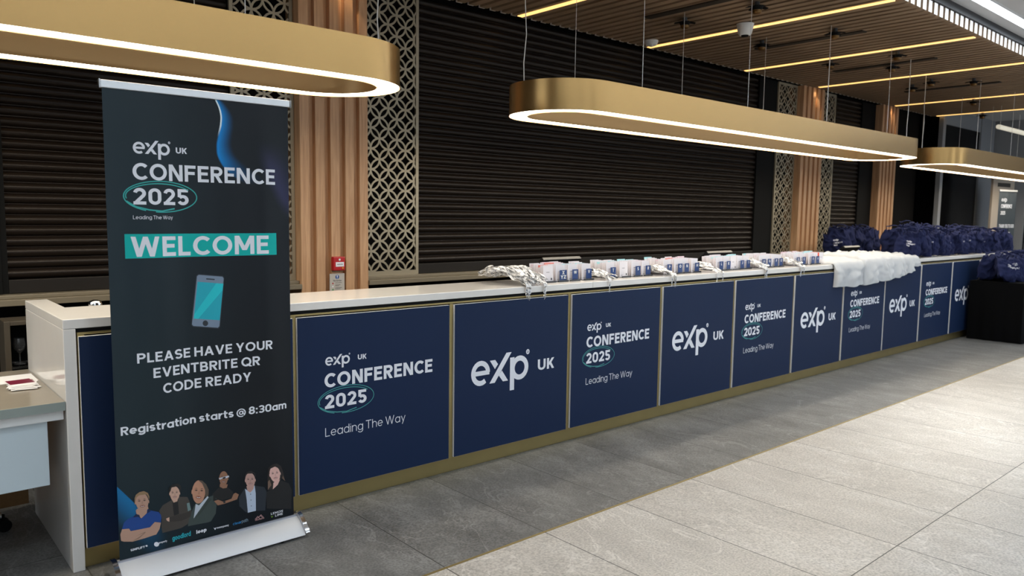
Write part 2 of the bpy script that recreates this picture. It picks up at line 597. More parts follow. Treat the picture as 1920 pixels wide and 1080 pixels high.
        W = w * 1.1; V(W / 2, 0, w * 1.1); V(W / 2, X - w * 1.1, X)
    elif ch == '@':
        W = .95; out.extend(strip(arcp(W / 2, .38, W / 2 - .05, .48, -50, 300, 26), w * .7))
        out.extend(strip(arcp(W / 2, .38, .17, .21, 0, 342, 16), w * .7, True)); out.extend(strip([(W / 2 + .2, .6), (W / 2 + .2, .25), (W - .12, .2)], w * .7))
    else:
        W = .24
    return W, out


def text_polys(body, w=.17, gap=.13):
    x = 0
    res = []
    for ch in body:
        W, ps = glyph(ch, w)
        if ch != ' ':
            res += [[(x + px, py) for px, py in p] for p in ps]
        x += W + (gap if ch != ' ' else 0)
    return x - gap, res


def put_text(mb, body, x0, x1, z0, cap, fn, w=.17, gap=.13, mi=0):
    """lay body from x0 to x1 (x1 None: natural width) on baseline z0; fn maps (x, z) to a point"""
    W, ps = text_polys(body, w, gap)
    sx = cap if x1 is None else (x1 - x0) / W
    for p in ps:
        mb.add([fn(x0 + a * sx, z0 + b * cap) for a, b in p], [tuple(range(len(p)))], mi)


def put_poly(mb, poly, fn, mi=0):
    mb.add([fn(a, b) for a, b in poly], [tuple(range(len(poly)))], mi)


# the three-letter word mark, in units of its e height
def logo_polys():
    out = []
    out += strip([(.5 + .405 * math.cos(t * D2R) * 0.94, .5 + .405 * math.sin(t * D2R)) for t in range(0, 322, 14)], .2)
    out.append([(.17, .41), (.95, .41), (.95, .59), (.17, .59)])
    out += [[(.957, .02), (1.239, .02), (2.124, 1.185), (1.844, 1.185)], [(.972, .955), (1.249, .955), (1.399, .768), (1.24, .582)],
            [(1.611, .478), (1.441, .3), (1.672, .02), (1.948, .02)]]
    out.append([(2.05, -.416), (2.285, -.416), (2.285, .955), (2.05, .955)])
    out += strip(arcp(2.58, .48, .385, .4, 0, 345, 23), .215, True)
    return out


def put_logo(mb, x0, z0, h, fn, sx=1, mi=0, reg=True):
    for p in logo_polys():
        put_poly(mb, [(x0 + a * h * sx, z0 + b * h) for a, b in p], fn, mi)
    if reg:
        for p in strip(arcp(3.03, 1.1, .075, .085, 0, 330, 11), .045, True):
            put_poly(mb, [(x0 + a * h * sx, z0 + b * h) for a, b in p], fn, mi)
        put_text(mb, 'R', x0 + 2.995 * h * sx, x0 + 3.065 * h * sx, z0 + 1.06 * h, .085 * h, fn, mi=mi)


def oval_polys(cx, cz, rx, rz, w):
    """hand-drawn double oval round the year"""
    a = [(cx + rx * math.cos(t * D2R), cz + rz * math.sin(t * D2R)) for t in range(-100, 246, 8)]
    b = [(cx - rx * .02 + rx * .93 * math.cos(t * D2R), cz + rz * .02 + rz * .82 * math.sin(t * D2R)) for t in range(32, 200, 8)]
    c = [(cx - rx * .93, cz - rz * .32), (cx - rx * .7, cz - rz * .66), (cx - rx * .35, cz - rz * .86), (cx, cz - rz * .93), (cx + rx * .36, cz - rz * .76)]
    return strip(a, w) + strip(b, w) + strip(c, w * 1.3)


# ------------------------------------------------------------------ setting: floor, walls, ceilings
YC = 3.574           # counter front
YP = 5.2             # pillar fronts
ZC = 3.30            # slatted ceiling underside
M_TILED = tile_mat('slate_tiles', (.165, .162, .158), (.105, .103, .100), (.245, .242, .237), .55, .12, 2.6, .6, 1.2, .42)
M_TILEL = tile_mat('limestone_tiles', (.51, .47, .43), (.41, .38, .35), (.59, .555, .52), .62, .12, .21, .6, 1.2, .36)
fl = MB()
fl.add([(-8, 2.607, 0), (22, 2.607, 0), (22, 8, 0), (-8, 8, 0)], [(0, 1, 2, 3)], 0)
fl.add([(-8, -9, 0), (22, -9, 0), (22, 2.593, 0), (-8, 2.593, 0)], [(0, 1, 2, 3)], 1)
fl.box(-8, 22, -9, 8, -.2, -.01, 0)
struct(fl.build('floor', [M_TILED, M_TILEL]))
struct(MB().box(-8, 22, 2.593, 2.607, -.009, .0012).build('trim_1', M_BRASS))
struct(MB().box(-8, 14.05, 5.42, 5.6, 0, ZC + .14).build('wall_back', M_DARK))

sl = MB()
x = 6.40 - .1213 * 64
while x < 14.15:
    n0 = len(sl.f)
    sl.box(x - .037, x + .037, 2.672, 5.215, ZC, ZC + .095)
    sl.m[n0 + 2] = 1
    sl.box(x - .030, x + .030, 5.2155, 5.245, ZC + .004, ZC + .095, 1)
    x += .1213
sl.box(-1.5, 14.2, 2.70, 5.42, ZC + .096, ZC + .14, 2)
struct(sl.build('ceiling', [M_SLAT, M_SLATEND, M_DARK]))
struct(MB().box(-1.5, 14.2, 2.655, 2.70, ZC + .10, ZC + .165).build('trim_2', mat('fascia_black', (.02, .021, .025), .5)))
fw_ = MB()
wx = -8.0
OPEN = [(-6.6, -5.2), (-2.2, -.9), (2.6, 4.0), (7.6, 9.6), (13.2, 16.4)]  # unseen window openings, shaped to give daylight and streaked reflections
for a, b in OPEN:
    fw_.box(wx, a, -7.2, -7.0, 0, ZC + .3)
    fw_.box(a, b, -7.2, -7.0, 3.1, ZC + .3)
    wx = b
fw_.box(wx, 22, -7.2, -7.0, 0, ZC + .3)
struct(fw_.build('wall_front', mat('hall_wall', (.20, .20, .21), .7)))
struct(MB().box(-8.2, -8, -9, 5.6, 0, ZC + .3).build('wall_side', mat('hall_wall', (.20, .20, .21), .7)))
for k, (a, b) in enumerate(OPEN):
    m = MB()
    m.box(a, a + .06, -7.14, -7.06, 0, 3.1).box(b - .06, b, -7.14, -7.06, 0, 3.1).box(a + .06, b - .06, -7.14, -7.06, 3.04, 3.1).box(a + .06, b - .06, -7.14, -7.06, 0, .08)
    struct(m.build('window_%d' % (k + 3), M_GREY))
hc = MB()
hc.box(-8, 22, -9, 2.70, ZC + .166, ZC + .3)
hc.box(14.2, 22, 2.70, 8, ZC + .166, ZC + .3)
struct(hc.build('ceiling', M_CEIL))
# sill of the back bar, interrupted by the pillars
PILLARS = [(2.515, 3.075), (9.67, 10.245), (12.10, 12.67)]
sx0 = -6
for k, (a, b) in enumerate(PILLARS):
    s = MB().box(sx0, a - .002, 5.185, 5.42, .985, 1.022)
    s.box(sx0, a - .002, 5.23, 5.42, 1.022, 1.045)
    struct(s.build('trim_%d' % (3 + k), M_SILL, bevel=.003))
    sx0 = b + .002

# ------------------------------------------------------------------ pillars with fins, fretwork screens, roller shutters
PL = ['pale oak finned pillar behind the fire alarm call point, nearest of the three',
      'finned oak pillar between two fretwork screens behind the white shirts',
      'finned oak pillar at the far end of the dark shutters, beside the black glazing']
for (a, b), lab in zip(PILLARS, PL):
    e = empty('wood_pillar', ((a + b) / 2, YP, 0), lab, 'pillar', 'oak finned pillars along the back bar')
    w = (b - a)
    MB().box(-w / 2 + .002, w / 2 - .002, .045, .21, 0, ZC).build('core', M_WOOD, e)
    pit = (w - .073) / 4
    for i in range(5):
        MB().box(-w / 2 + i * pit, -w / 2 + i * pit + .073, 0, .05, 0, ZC).build('fin', M_WOOD, e, bevel=.003)
    # the strip light turns down over each pillar: a little downlight hidden in the ceiling slot
    ld = bpy.data.lights.new('pillar_downlight', 'SPOT')
    ld.energy = 18
    ld.color = (1, .76, .46)
    ld.spot_size = 1.3
    ld.spot_blend = .35
    ld.shadow_soft_size = .03
    lo = bpy.data.objects.new('pillar_downlight', ld)
    lo.location = ((a + b) / 2, YP - .085, ZC + .03)
    lo.rotation_euler = (.05, 0, 0)
    col.objects.link(lo)


def lattice(x0, x1, label):
    z0, z1, yf = 1.045, ZC, 5.29
    t = .007
    e = empty('fretwork_screen', ((x0 + x1) / 2, yf, z0), label, 'screen', 'brass fretwork screens beside the pillars')
    cx = (x0 + x1) / 2
    w = (x1 - x0) / 2
    H = z1 - z0
    fr = MB()
    fr.box(-w, -w + .026, 0, t + .012, 0, H).box(w - .026, w, 0, t + .012, 0, H)
    fr.box(-w + .026, w - .026, 0, t + .012, 0, .036).box(-w + .026, w - .026, 0, t + .012, H - .03, H)
    fr.build('frame', M_LATT, e)
    g = MB()
    r, lw = .081, .0075
    xa, xb, za, zb = -w + .026, w - .026, .036, H - .03
    ni, nj = int(2 * w / r) + 2, int(H / r) + 2
    for i in range(-1, ni + 1):
        for j in range(-1, nj + 1):
            if (i + j) % 2:
                continue
            px, pz = xa + i * r * 1.0 - .03, za + j * r
            lev = (i % 4 * 4 + j % 4) * .00015
            N = 22
            keep = []
            for k in range(N + 1):
                an = 2 * math.pi * k / N
                keep.append((px + r * math.cos(an), pz + r * math.sin(an)))
            for k in range(N):
                (ax, az), (bx, bz) = keep[k], keep[k + 1]
                mx_, mz_ = (ax + bx) / 2, (az + bz) / 2
                if not (xa - .002 < mx_ < xb + .002 and za - .002 < mz_ < zb + .002):
                    continue
                a0, a1 = 2 * math.pi * k / N, 2 * math.pi * (k + 1) / N
                q = []
                for yy in (.001 + lev, t + lev):
                    for an, rr in ((a0, r - lw), (a1, r - lw), (a1, r + lw), (a0, r + lw)):
                        q.append((px + rr * math.cos(an), yy, pz + rr * math.sin(an)))
                g.add(q, [(0, 1, 2, 3), (7, 6, 5, 4), (1, 0, 4, 5), (3, 2, 6, 7)])
    g.build('fretwork', M_LATT, e)
    return e


lattice(2.055, 2.513, 'brass fretwork screen with interlaced circles half hidden behind the welcome banner')
lattice(3.077, 3.605, 'brass fretwork screen of interlaced circles right of the fire alarm pillar')
lattice(9.19, 9.668, 'brass fretwork screen left of the finned pillar behind the letter A badges')
lattice(10.247, 10.76, 'brass fretwork screen right of the finned pillar behind the white shirts')


def shutter(x0, x1, label, g0=.0, g1=.0):
    e = empty('roller_shutter', ((x0 + x1) / 2, 5.34, 1.05), label, 'shutter', 'dark roller shutters along the back bar')
    cx = (x0 + x1) / 2
    p = .064
    prof = []
    z = 1.13
    while z < ZC - .02:
        prof += [(5.352, z), (5.345, z + .004), (5.334, z + .012), (5.328, z + .026), (5.330, z + .040), (5.338, z + .052), (5.346, z + .0575), (5.352, z + .059)]
        z += p
    mb = MB()
    n = len(prof)
    xa, xb = x0 + g0 - cx, x1 - g1 - cx
    mb.add([(xa, y - 5.34, zz - 1.05) for y, zz in prof] + [(xb, y - 5.34, zz - 1.05) for y, zz in prof],
           [(i, n + i, n + i + 1, i + 1) for i in range(n - 1)])
    mb.build('curtain', M_SHUT, e, smooth=50)
    MB().box(xa, xb, -.03, .02, -.004, .078).build('bottom_rail', M_SHUTRAIL, e, bevel=.004)
    for xx, gg in ((x0 - cx, g0), (x1 - cx - g1, g1)):
        if gg > .01:
            MB().box(xx, xx + gg, -.03, .06, -.004, ZC - 1.05).build('guide_panel', M_BLACK, e)
    return e


shutter(.69, 2.053, 'dark roller shutter at the left end, behind the welcome banner', .03, 0)
shutter(3.607, 9.188, 'widest dark roller shutter, behind the rows of name badges', 0, .42)
shutter(10.762, 12.098, 'narrow dark roller shutter between the two far finned pillars', 0, .45)
struct(MB().box(-6, .688, 5.30, 5.42, 1.046, ZC).build('wall_left', M_BLACK))

# ------------------------------------------------------------------ ceiling fittings
for k, lx in enumerate([-.9, .95, 2.795, 4.62, 6.42, 8.25, 9.957, 12.385, 14.05]):
    y0 = 2.73
    lab = ['', 'warm strip light set above the gold ring at the left', 'warm strip light ending at the fire alarm pillar',
           'warm strip light cut by the top of the photo', 'warm strip light with the dome camera on it', 'warm strip light over the letter A badges',
           'warm strip light running into the pillar behind the white shirts', 'warm strip light running into the farthest finned pillar',
           'warm strip light along the far edge of the slatted ceiling'][k]
    if k == 0:
        continue
    o = MB().box(lx - .029, lx + .029, y0, 5.14 if k not in (3, 4, 5) else 5.2, ZC - .006, ZC + .006).build('strip_light', M_LED)
    tag(o, lab, 'light', 'warm strip lights in the slatted ceiling')


def track(xx, y0, y1, label):
    o = MB().box(xx - .045, xx + .045, y0, y1, ZC - .010, ZC + .02).build('lighting_track', mat('track_black', (.035, .027, .02), .6, spec=.2))
    tag(o, label, 'lighting track', 'black lighting tracks on the slatted ceiling')


track(5.45, 3.2, 4.44, 'black lighting track cut by the top of the photo')
track(7.27, 3.34, 4.46, 'black lighting track between the dome camera strip and the next')
track(9.0, 3.34, 4.47, 'black lighting track left of the strip that meets the middle pillar')
track(11.11, 3.34, 4.49, 'farthest black lighting track, above the navy bags')


def spot_proto():
    e = empty('track_spotlight', (0, 0, 0), 'x y z w', 'spotlight', 'black ceiling spotlights')
    MB().tube([(0, 0, 0), (0, 0, -.05)], .026, 12).build('stem', mat('spot_grey', (.07, .075, .08), .4), e, smooth=40)
    b = MB()
    b.lathe([(.045, -.085), (.062, -.05), (.062, -.045), (.03, -.04)], n=16)
    for k in range(4):
        a = math.pi / 4 + k * math.pi / 2
        c, s_ = math.cos(a), math.sin(a)
        b.add([(.05 * c - .04 * s_, .05 * s_ + .04 * c, -.05), (.05 * c + .04 * s_, .05 * s_ - .04 * c, -.05),
               (.115 * c + .03 * s_, .115 * s_ - .03 * c, -.062), (.115 * c - .03 * s_, .115 * s_ + .03 * c, -.062),
               (.05 * c - .04 * s_, .05 * s_ + .04 * c, -.046), (.05 * c + .04 * s_, .05 * s_ - .04 * c, -.046),
               (.115 * c + .03 * s_, .115 * s_ - .03 * c, -.058), (.115 * c - .03 * s_, .115 * s_ + .03 * c, -.058)],
              [(3, 2, 1, 0), (4, 5, 6, 7), (0, 1, 5, 4), (1, 2, 6, 5), (2, 3, 7, 6), (3, 0, 4, 7)])
    b.build('flaps', M_BLACK, e)
    MB().lathe([(.03, -.12), (.046, -.11), (.05, -.085), (.04, -.08)], n=16).build('lens_cup', mat('amber_reflection', (.16, .08, .02), .35, metal=.6), e, smooth=40)  # unlit cup, with an amber reflection put into its colour
    return e


SPOTS = [(5.70, 4.22, 'beside the dome camera, nearer the shutter'), (5.70, 3.51, 'above the dome camera at the top of the photo'),
         (6.97, 4.22, 'at the near end of the second black track'), (7.0, 3.49, 'on the outer half of the second black track'),
         (8.36, 4.20, 'just past the strip over the letter A badges, nearer the shutter'), (8.40, 3.50, 'just past the strip over the letter A badges, nearer the hall'),
         (9.0, 3.80, 'beside the third black track over the middle ring'), (10.6, 4.20, 'below the strip of the middle pillar, nearest the shutter'),
         (10.32, 3.87, 'below the strip of the middle pillar, second from the shutter'), (10.63, 3.49, 'below the strip of the middle pillar, nearest the hall'),
         (12.385, 4.05, 'breaking the far pillar strip, nearer the wall'), (12.385, 3.33, 'breaking the far pillar strip, nearer the hall'),
         (14.05, 4.45, 'breaking the last strip light at the far ceiling edge')]
sp0 = None
for i, (sx_, sy_, lab) in enumerate(SPOTS):
    if sp0 is None:
        o = sp0 = spot_proto()
    else:
        o = copy_tree(sp0)
    o.location = (sx_, sy_, ZC - .0065 if i in (10, 11, 12) else ZC)
    o.rotation_euler.z = .3 * i
    o.scale = (.8, .8, .8)
    o['label'] = 'black spotlight ' + lab
dc = empty('dome_camera', (6.25, 3.96, ZC - .006), 'white dome camera mounted on a warm ceiling strip light', 'security camera')
MB().lathe([(.045, -.10), (.06, -.085), (.072, -.03), (.078, 0)], n=24).build('housing', M_WHITE, dc, smooth=35)
MB().lathe([(.012, -.112), (.03, -.108), (.036, -.098)], n=20).build('lens', M_BLACK, dc, smooth=50)
sd = empty('smoke_detector', (6.20, 4.99, ZC), 'small white smoke detector on the slatted ceiling by the shutter', 'smoke detector')
MB().lathe([(.035, -.05), (.055, -.042), (.068, -.012), (.07, 0)], n=24).build('cover', M_WHITE, sd, smooth=40)
MB().lathe([(.012, -.058), (.02, -.056), (.022, -.05)], n=16).build('sensor', M_WHITE, sd, smooth=50)

HALLS = [('cool white strip light on the hall ceiling beside the slatted canopy', 2.40, 2.50, 3.2, 16.9),
         ('unseen fill strip light added on the hall ceiling, second from the canopy', .55, .70, -2.0, 16.9),  # this and the next two are unseen strips, added as front fill
         ('unseen fill strip light added on the hall ceiling, third from the canopy', -1.45, -1.30, -2.0, 16.9),
         ('unseen fill strip light added on the hall ceiling, farthest from the canopy', -3.45, -3.30, -2.0, 16.9)]
for lab, a, b, xa, xb in HALLS:
    e = empty('linear_light', ((xa + xb) / 2, (a + b) / 2, ZC + .166), lab, 'light')
    L2 = (xb - xa) / 2
    h2 = (b - a) / 2
    MB().box(-L2, L2, -h2 - .004, -h2, -.022, 0).box(-L2, L2, h2, h2 + .004, -.022, 0).build('frame', M_WHITE, e)
    MB().box(-L2, L2, -h2 + .0005, h2 - .0005, -.018, 0).build('diffuser', M_HALLLIGHT, e)


for k, (dx, dy, pw, lab) in enumerate([(6.6, 1.6, 190, 'unseen hall downlight added for the bright patch of pale floor'), (9.9, 1.2, 190, 'second unseen hall downlight, added farther along the pale floor')]):  # unseen fittings, added to brighten the pale floor
    e = empty('added_downlight', (dx, dy, ZC + .166), lab, 'light')
    MB().lathe([(.06, -.012), (.085, -.010), (.088, 0), (.06, 0)], n=28).build('trim_ring', M_WHITE, e, smooth=40)
    MB().lathe([(.058, -.006), (.0, -.006)], n=24).build('lens', M_HALLLIGHT, e)
    ld = bpy.data.lights.new('downlight', 'SPOT')
    ld.energy = pw
    ld.color = (.90, .96, 1)
    ld.spot_size = 1.15
    ld.spot_blend = .9
    ld.shadow_soft_size = .06
    lo = bpy.data.objects.new('downlight', ld)
    lo.location = (dx, dy, ZC + .166 - .02)
    col.objects.link(lo)

# ------------------------------------------------------------------ gold pendant rings
def stadium(L, R, n=20):
    s = L / 2 - R
    return [(s + R * math.cos(a), R * math.sin(a)) for a in [(-90 + 180 * k / n) * D2R for k in range(n + 1)]] + \
           [(-s + R * math.cos(a), R * math.sin(a)) for a in [(90 + 180 * k / n) * D2R for k in range(n + 1)]]


def ring_proto(L=5.72, W=.775, T=.125, H=.2):
    e = empty('ring_pendant', (0, 0, 0), 'x y z w', 'pendant light', 'gold ring pendants over the counter')
    o, i = stadium(L, W / 2), stadium(L - 2 * T, W / 2 - T)
    n = len(o)
    b = MB()
    b.add([(x, y, 0) for x, y in o] + [(x, y, H) for x, y in o], [(k, (k + 1) % n, n + (k + 1) % n, n + k) for k in range(n)])
    b.add([(x, y, 0) for x, y in i] + [(x, y, H) for x, y in i], [(n + k, n + (k + 1) % n, (k + 1) % n, k) for k in range(n)], 1)
    b.add([(x, y, H) for x, y in o] + [(x, y, H) for x, y in i], [(k, (k + 1) % n, n + (k + 1) % n, n + k) for k in range(n)])
    b.build('body', [M_GOLD, M_GOLDIN], e, smooth=40)
    oo, ii = stadium(L - .008, W / 2 - .004), stadium(L - 2 * T + .008, W / 2 - T + .004)
    d = MB()
    d.add([(x, y, .004) for x, y in oo] + [(x, y, .004) for x, y in ii], [(n + k, n + (k + 1) % n, (k + 1) % n, k) for k in range(n)])
    d.build('diffuser', M_RINGLIGHT, e)
    yy = W / 2 - T / 2
    for k, wx in enumerate((-2.05, -.72, .6, 1.9)):
        for s_ in (-1, 1):
            MB().tube([(wx, s_ * yy, H - .02), (wx, s_ * yy, ZC - 2.225 + .001)], .0022, 6).build('cable', M_CABLE, e)
    cz = ZC - 2.225
    MB().tube([(-L / 2 + .02, .02, H - .01), (-L / 2 + .015, .02, H + .12), (-L / 2 + .035, .02, H + .3), (-L / 2 + .03, .03, H + .5), (-L / 2 + .03, .03, cz + .001)], .0035, 6).build('power_cable', M_CABLE, e, smooth=60)
    MB().tube([(L / 2 - .2, -.22, H - .01), (L / 2 - .21, -.22, H + .15), (L / 2 - .20, -.22, H + .3), (L / 2 - .215, -.22, cz + .001)], .0035, 6).build('power_cable', M_CABLE, e, smooth=60)
    return e


r0 = ring_proto()
r0.location = (6.265, 3.785, 2.225)
r0['label'] = 'middle gold ring pendant, the only one seen whole, over the badges'
r1 = copy_tree(r0)
r1.location = (-.48, 3.79, 2.225)
r1['label'] = 'largest looking gold ring pendant, above the welcome banner at left'
r2 = copy_tree(r0)
r2.location = (12.84, 3.785, 2.225)
r2['label'] = 'farthest gold ring pendant, cut by the right edge over the navy bags'

# ------------------------------------------------------------------ reception counter
CX0, CX1 = .665, 13.4
wt = MB()
wt.prism([(CX0, YC), (3.885, YC), (3.885, 4.02), (.762, 4.02), (.762, 4.43), (CX0, 4.43)], 'z', 1.054, 1.095)
wt.box(3.887, CX1, YC, 4.02, 1.054, 1.095)
tag(wt.build('stone_worktop', M_QUARTZ, bevel=.003), 'long white stone worktop of the reception counter', 'worktop')
rc = empty('reception_counter', (0, 0, 0), 'long reception counter with brass frame behind the navy boards', 'counter')
MB().box(CX0, .712, YC, 4.43, 0, 1.0535).build('end_panel', M_QUARTZ, rc, bevel=.003)['label'] = 'white stone end panel'
MB().box(.713, CX1, YC + .03, YC + .05, .0, .09).build('kickboard', M_BRASS, rc, bevel=.002)['label'] = 'brass kickboard'
MB().box(.714, CX1, YC + .051, 4.0, .001, 1.053).box(.714, CX1, YC + .006, YC + .0505, 1.037, 1.0535).build('carcass', M_BLACK, rc)
MB().box(.763, CX1, 4.001, 4.44, .84, .88).build('staff_shelf', M_BLACK, rc)
SEAMS = [.73, 1.68, 2.67, 3.66, 4.65, 5.64, 6.63, 7.62, 8.60, 9.59, 10.58, 11.57, 12.56, 13.38]
def fb(a, b, c, d, name):
    MB().box(a, b, YC + .001, YC + .0495, c, d).build(name, M_BRASS, rc, bevel=.001)


fb(.716, CX1, 1.0265, 1.0365, 'top_rail')
for sxx in SEAMS:
    fb(sxx - .013, sxx + .013, .0905, 1.0255, 'upright')


PW = .952
def conf_art(e, yb):
    fn = lambda a, b: (a, yb, b)
    m = MB(); put_logo(m, .166, .757 - .5, .0455, fn, 1.03, reg=True); m.build('word_mark', M_WHITEP, e)
    m = MB(); put_text(m, 'UK', .358, .412, .769 - .5, .027, fn, .2); m.build('uk_lettering', M_WHITEP, e)
    m = MB(); put_text(m, 'CONFERENCE', .162, .845, .641 - .5, .0755, fn, .205, .115); m.build('title_lettering', M_WHITEP, e)
    m = MB(); put_text(m, '2025', .163, .411, .529 - .5, .0735, fn, .205, .12); m.build('year_lettering', M_WHITEP, e)
    m = MB()
    for p in oval_polys(.289, .566 - .5, .166, .073, .0036):
        put_poly(m, p, lambda a, b: (a, yb - .0004, b))
    m.build('oval_mark', M_TEALP, e)
    m = MB(); put_text(m, 'Leading The Way', .163, .66, .381 - .5, .047, fn, .085, .13); m.build('tagline_lettering', M_WHITEP, e)


def uk_art(e, yb):
    fn = lambda a, b: (a, yb, b)
    m = MB(); put_logo(m, .138, .507 - .5, .1535, fn); m.build('word_mark', M_WHITEP, e)
    m = MB(); put_text(m, 'UK', .138 + 3.62 * .1535, .138 + 4.6 * .1535, .507 - .5 + .225 * .1535, .465 * .1535, fn, .2); m.build('uk_lettering', M_WHITEP, e)


def panel_proto(art):
    e = empty('graphic_board', (0, YC, .5), 'x y z w', 'board', 'navy boards along the counter front')
    b = MB()
    b.box(.014, .014 + PW, -.012, .012, .1 - .5, 1.02 - .5, 1)
    b.add([(.0145, -.0124, .1005 - .5), (.0135 + PW, -.0124, .1005 - .5), (.0135 + PW, -.0124, 1.0195 - .5), (.0145, -.0124, 1.0195 - .5)], [(0, 1, 2, 3)], 0)
    art(b.build('board', [M_NAVY, M_FOAM], e), -.0130)
    return e


PLAB = ['navy board with white word mark behind the welcome banner, first of the row',
        'navy conference 2025 board right beside the welcome banner',
        'navy board with large white word mark, nearest one in full view',
        'navy conference 2025 board below the letter V badges',
        'navy board with large word mark, below the letter S and R badges',
        'navy conference 2025 board below the letter L to H badges',
        'navy board with word mark just left of the hanging white shirts',
        'navy conference 2025 board with its top under the hanging white shirts',
        'navy board with word mark below the right end of the white shirts',
        'navy conference 2025 board below the heap of bags, left of the last white seam',
        'navy board with its word mark cut off by the black covered table',
        'navy conference board hidden behind the black covered table']
pa = pb = None
for i in range(12):
    if i % 2 == 0:
        if pb is None: e = pb = panel_proto(uk_art)
        else: e = copy_tree(pb)
    else:
        if pa is None: e = pa = panel_proto(conf_art)
        else: e = copy_tree(pa)
    e.location.x = SEAMS[i] if i else .705
    e['label'] = PLAB[i]

# ------------------------------------------------------------------ low desk at the left end, with papers, and the chair under it
dk = empty('low_desk', (.2, 3.98, 0), 'low desk with taupe stone top joined to the counter end', 'desk')
MB().box(-1.2, .463, -.40, .44, .712, .75).build('desk_top', [M_TAUPE], dk, bevel=.002)
MB().box(-1.2, .463, -.404, -.4005, .712, .7495).build('top_edge', M_DESKEDGE, dk)
MB().box(-1.2, .46, -.375, -.355, .668, .711).build('apron', M_WHITE, dk, bevel=.002)
MB().box(-1.2, .405, -.34, -.06, .385, .667).build('drawer', M_DESKW, dk, bevel=.003)
MB().box(-1.2, -1.16, -.34, .40, 0, .711).build('side_panel', M_WHITE, dk)
tag(MB().box(-1.2, .664, 4.60, 4.62, .001, .70).build('board_partition', M_CORK), 'brown board partition behind the low desk, seen under it', 'partition')
o = MB().box(.36, .652, 4.09, 4.28, .7505, .7525)
tag(o.build('paper_sheet', M_PAPER), 'white printed sheet lying flat on the low desk', 'paper')
bpy.data.objects['paper_sheet'].rotation_euler.z = 0
lf = None
for k in range(6):
    m = MB()
    m.box(-.05, .05, -.072, .072, 0, .0016, 0)
    if k >= 4:
        m.add([(-.048, -.03, .0019), (.048, -.03, .0019), (.048, .070, .0019), (-.048, .070, .0019)], [(0, 1, 2, 3)], 1)
    o = m.build('leaflet', [M_PAPER, M_MAROON])
    o.location = (.575 + .003 * math.sin(k * 2.1), 3.975 + .008 * k, .7535 + .0022 * k)
    o.rotation_euler.z = -.1 + .22 * math.sin(k * 1.7)
    tag(o, 'white and maroon leaflet in the loose pile on the low desk', 'leaflet', 'maroon leaflets on the low desk')
ch = empty('office_chair', (.17, 4.24, 0), 'black castor chair mostly out of frame under the desk', 'chair')
MB().tube([(0, 0, .09), (0, 0, .42)], [.03, .025], 14).build('column', M_BLACK, ch, smooth=40)
MB().lathe([(.05, .06), (.06, .09), (.04, .12)], n=20).build('hub', M_BLACK, ch, smooth=40)
sm = MB().lathe([(.2, .42), (.24, .44), (.25, .48), (.22, .51), (.1, .515)], n=28)
sm.build('seat', mat('chair_fabric', (.02, .02, .022), .9), ch, smooth=50)
for k in range(5):
    a = 2 * math.pi * k / 5 + .1
    c, s_ = math.cos(a), math.sin(a)
    arm = MB().tube([(.04 * c, .04 * s_, .1), (.18 * c, .18 * s_, .09), (.33 * c, .33 * s_, .075)], [.026, .022, .018], 10).build('base_arm', M_STEEL, ch, smooth=40)
    w = MB()
    for dd in (-.017, .017):
        cx_, cy_ = .34 * c - s_ * dd, .34 * s_ + c * dd
        w.tube([(cx_ - s_ * .01, cy_ + c * .01, .0301), (cx_ + s_ * .01, cy_ - c * .01, .0301)], .03, 16)
    w.tube([(.335 * c, .335 * s_, .03), (.335 * c, .335 * s_, .08)], .012, 8)
    w.build('castor', M_BLACK, arm, smooth=40)

# glass-fronted bar cabinet behind the counter end, with glasses
cb = empty('bar_cabinet', (.95, 5.0, 0), 'bronze framed bar cabinet behind the counter end with glasses inside', 'cabinet')
m = MB()
m.box(-.31, -.28, -.03, .17, .02, .925).box(.28, .31, -.03, .17, .02, .925).box(-.28, .28, -.03, .17, .90, .925).box(-.28, .28, -.03, .17, .02, .06)
m.build('frame', mat('cabinet_bronze', (.075, .06, .042), .5, metal=.2), cb, bevel=.003)
MB().box(-.28, .28, .16, .17, .061, .884).build('back', M_BLACK, cb)
for zz in (.40, .655):
    s = MB().box(-.279, .279, -.025, -.018, zz, zz + .012)
    for k in range(18):
        s.box(-.27 + k * .031, -.266 + k * .031, -.018, .155, zz + .002, zz + .007)
    s.box(-.279, .279, .148, .155, zz, zz + .012)
    s.build('wire_shelf', M_STEEL, cb)
g0 = None
for k, (gx, gz) in enumerate([(.72, .668), (.80, .668), (.88, .668), (.72, .413), (.80, .413), (.88, .413)]):
    if g0 is None:
        g0 = MB().lathe([(.03, 0), (.03, .003), (.004, .01), (.004, .06), (.026, .085), (.032, .11), (.027, .15), (.025, .15), (.03, .11), (.024, .087), (.002, .07)], n=16).build('wine_glass', M_GLASS, smooth=50)
        o = g0
    else:
        o = g0.copy(); col.objects.link(o)
    o.location = (gx, 5.05, gz)
    tag(o, 'stemmed glass on the %s shelf of the bar cabinet' % ('upper' if gz > .5 else 'lower'), 'glass', 'stemmed glasses on the %s cabinet shelf' % ('upper' if gz > .5 else 'lower'))
cn = empty('steel_canister', (.928, 4.2, .8801), 'steel canister with rounded lid behind the left worktop', 'canister')
MB().lathe([(.028, 0), (.030, .004), (.030, .16), (.029, .165)], n=24).build('body', M_STEEL, cn, smooth=40)
MB().lathe([(.031, .166), (.031, .20), (.027, .216), (.012, .222)], n=24).build('lid', M_CHROME, cn, smooth=60)

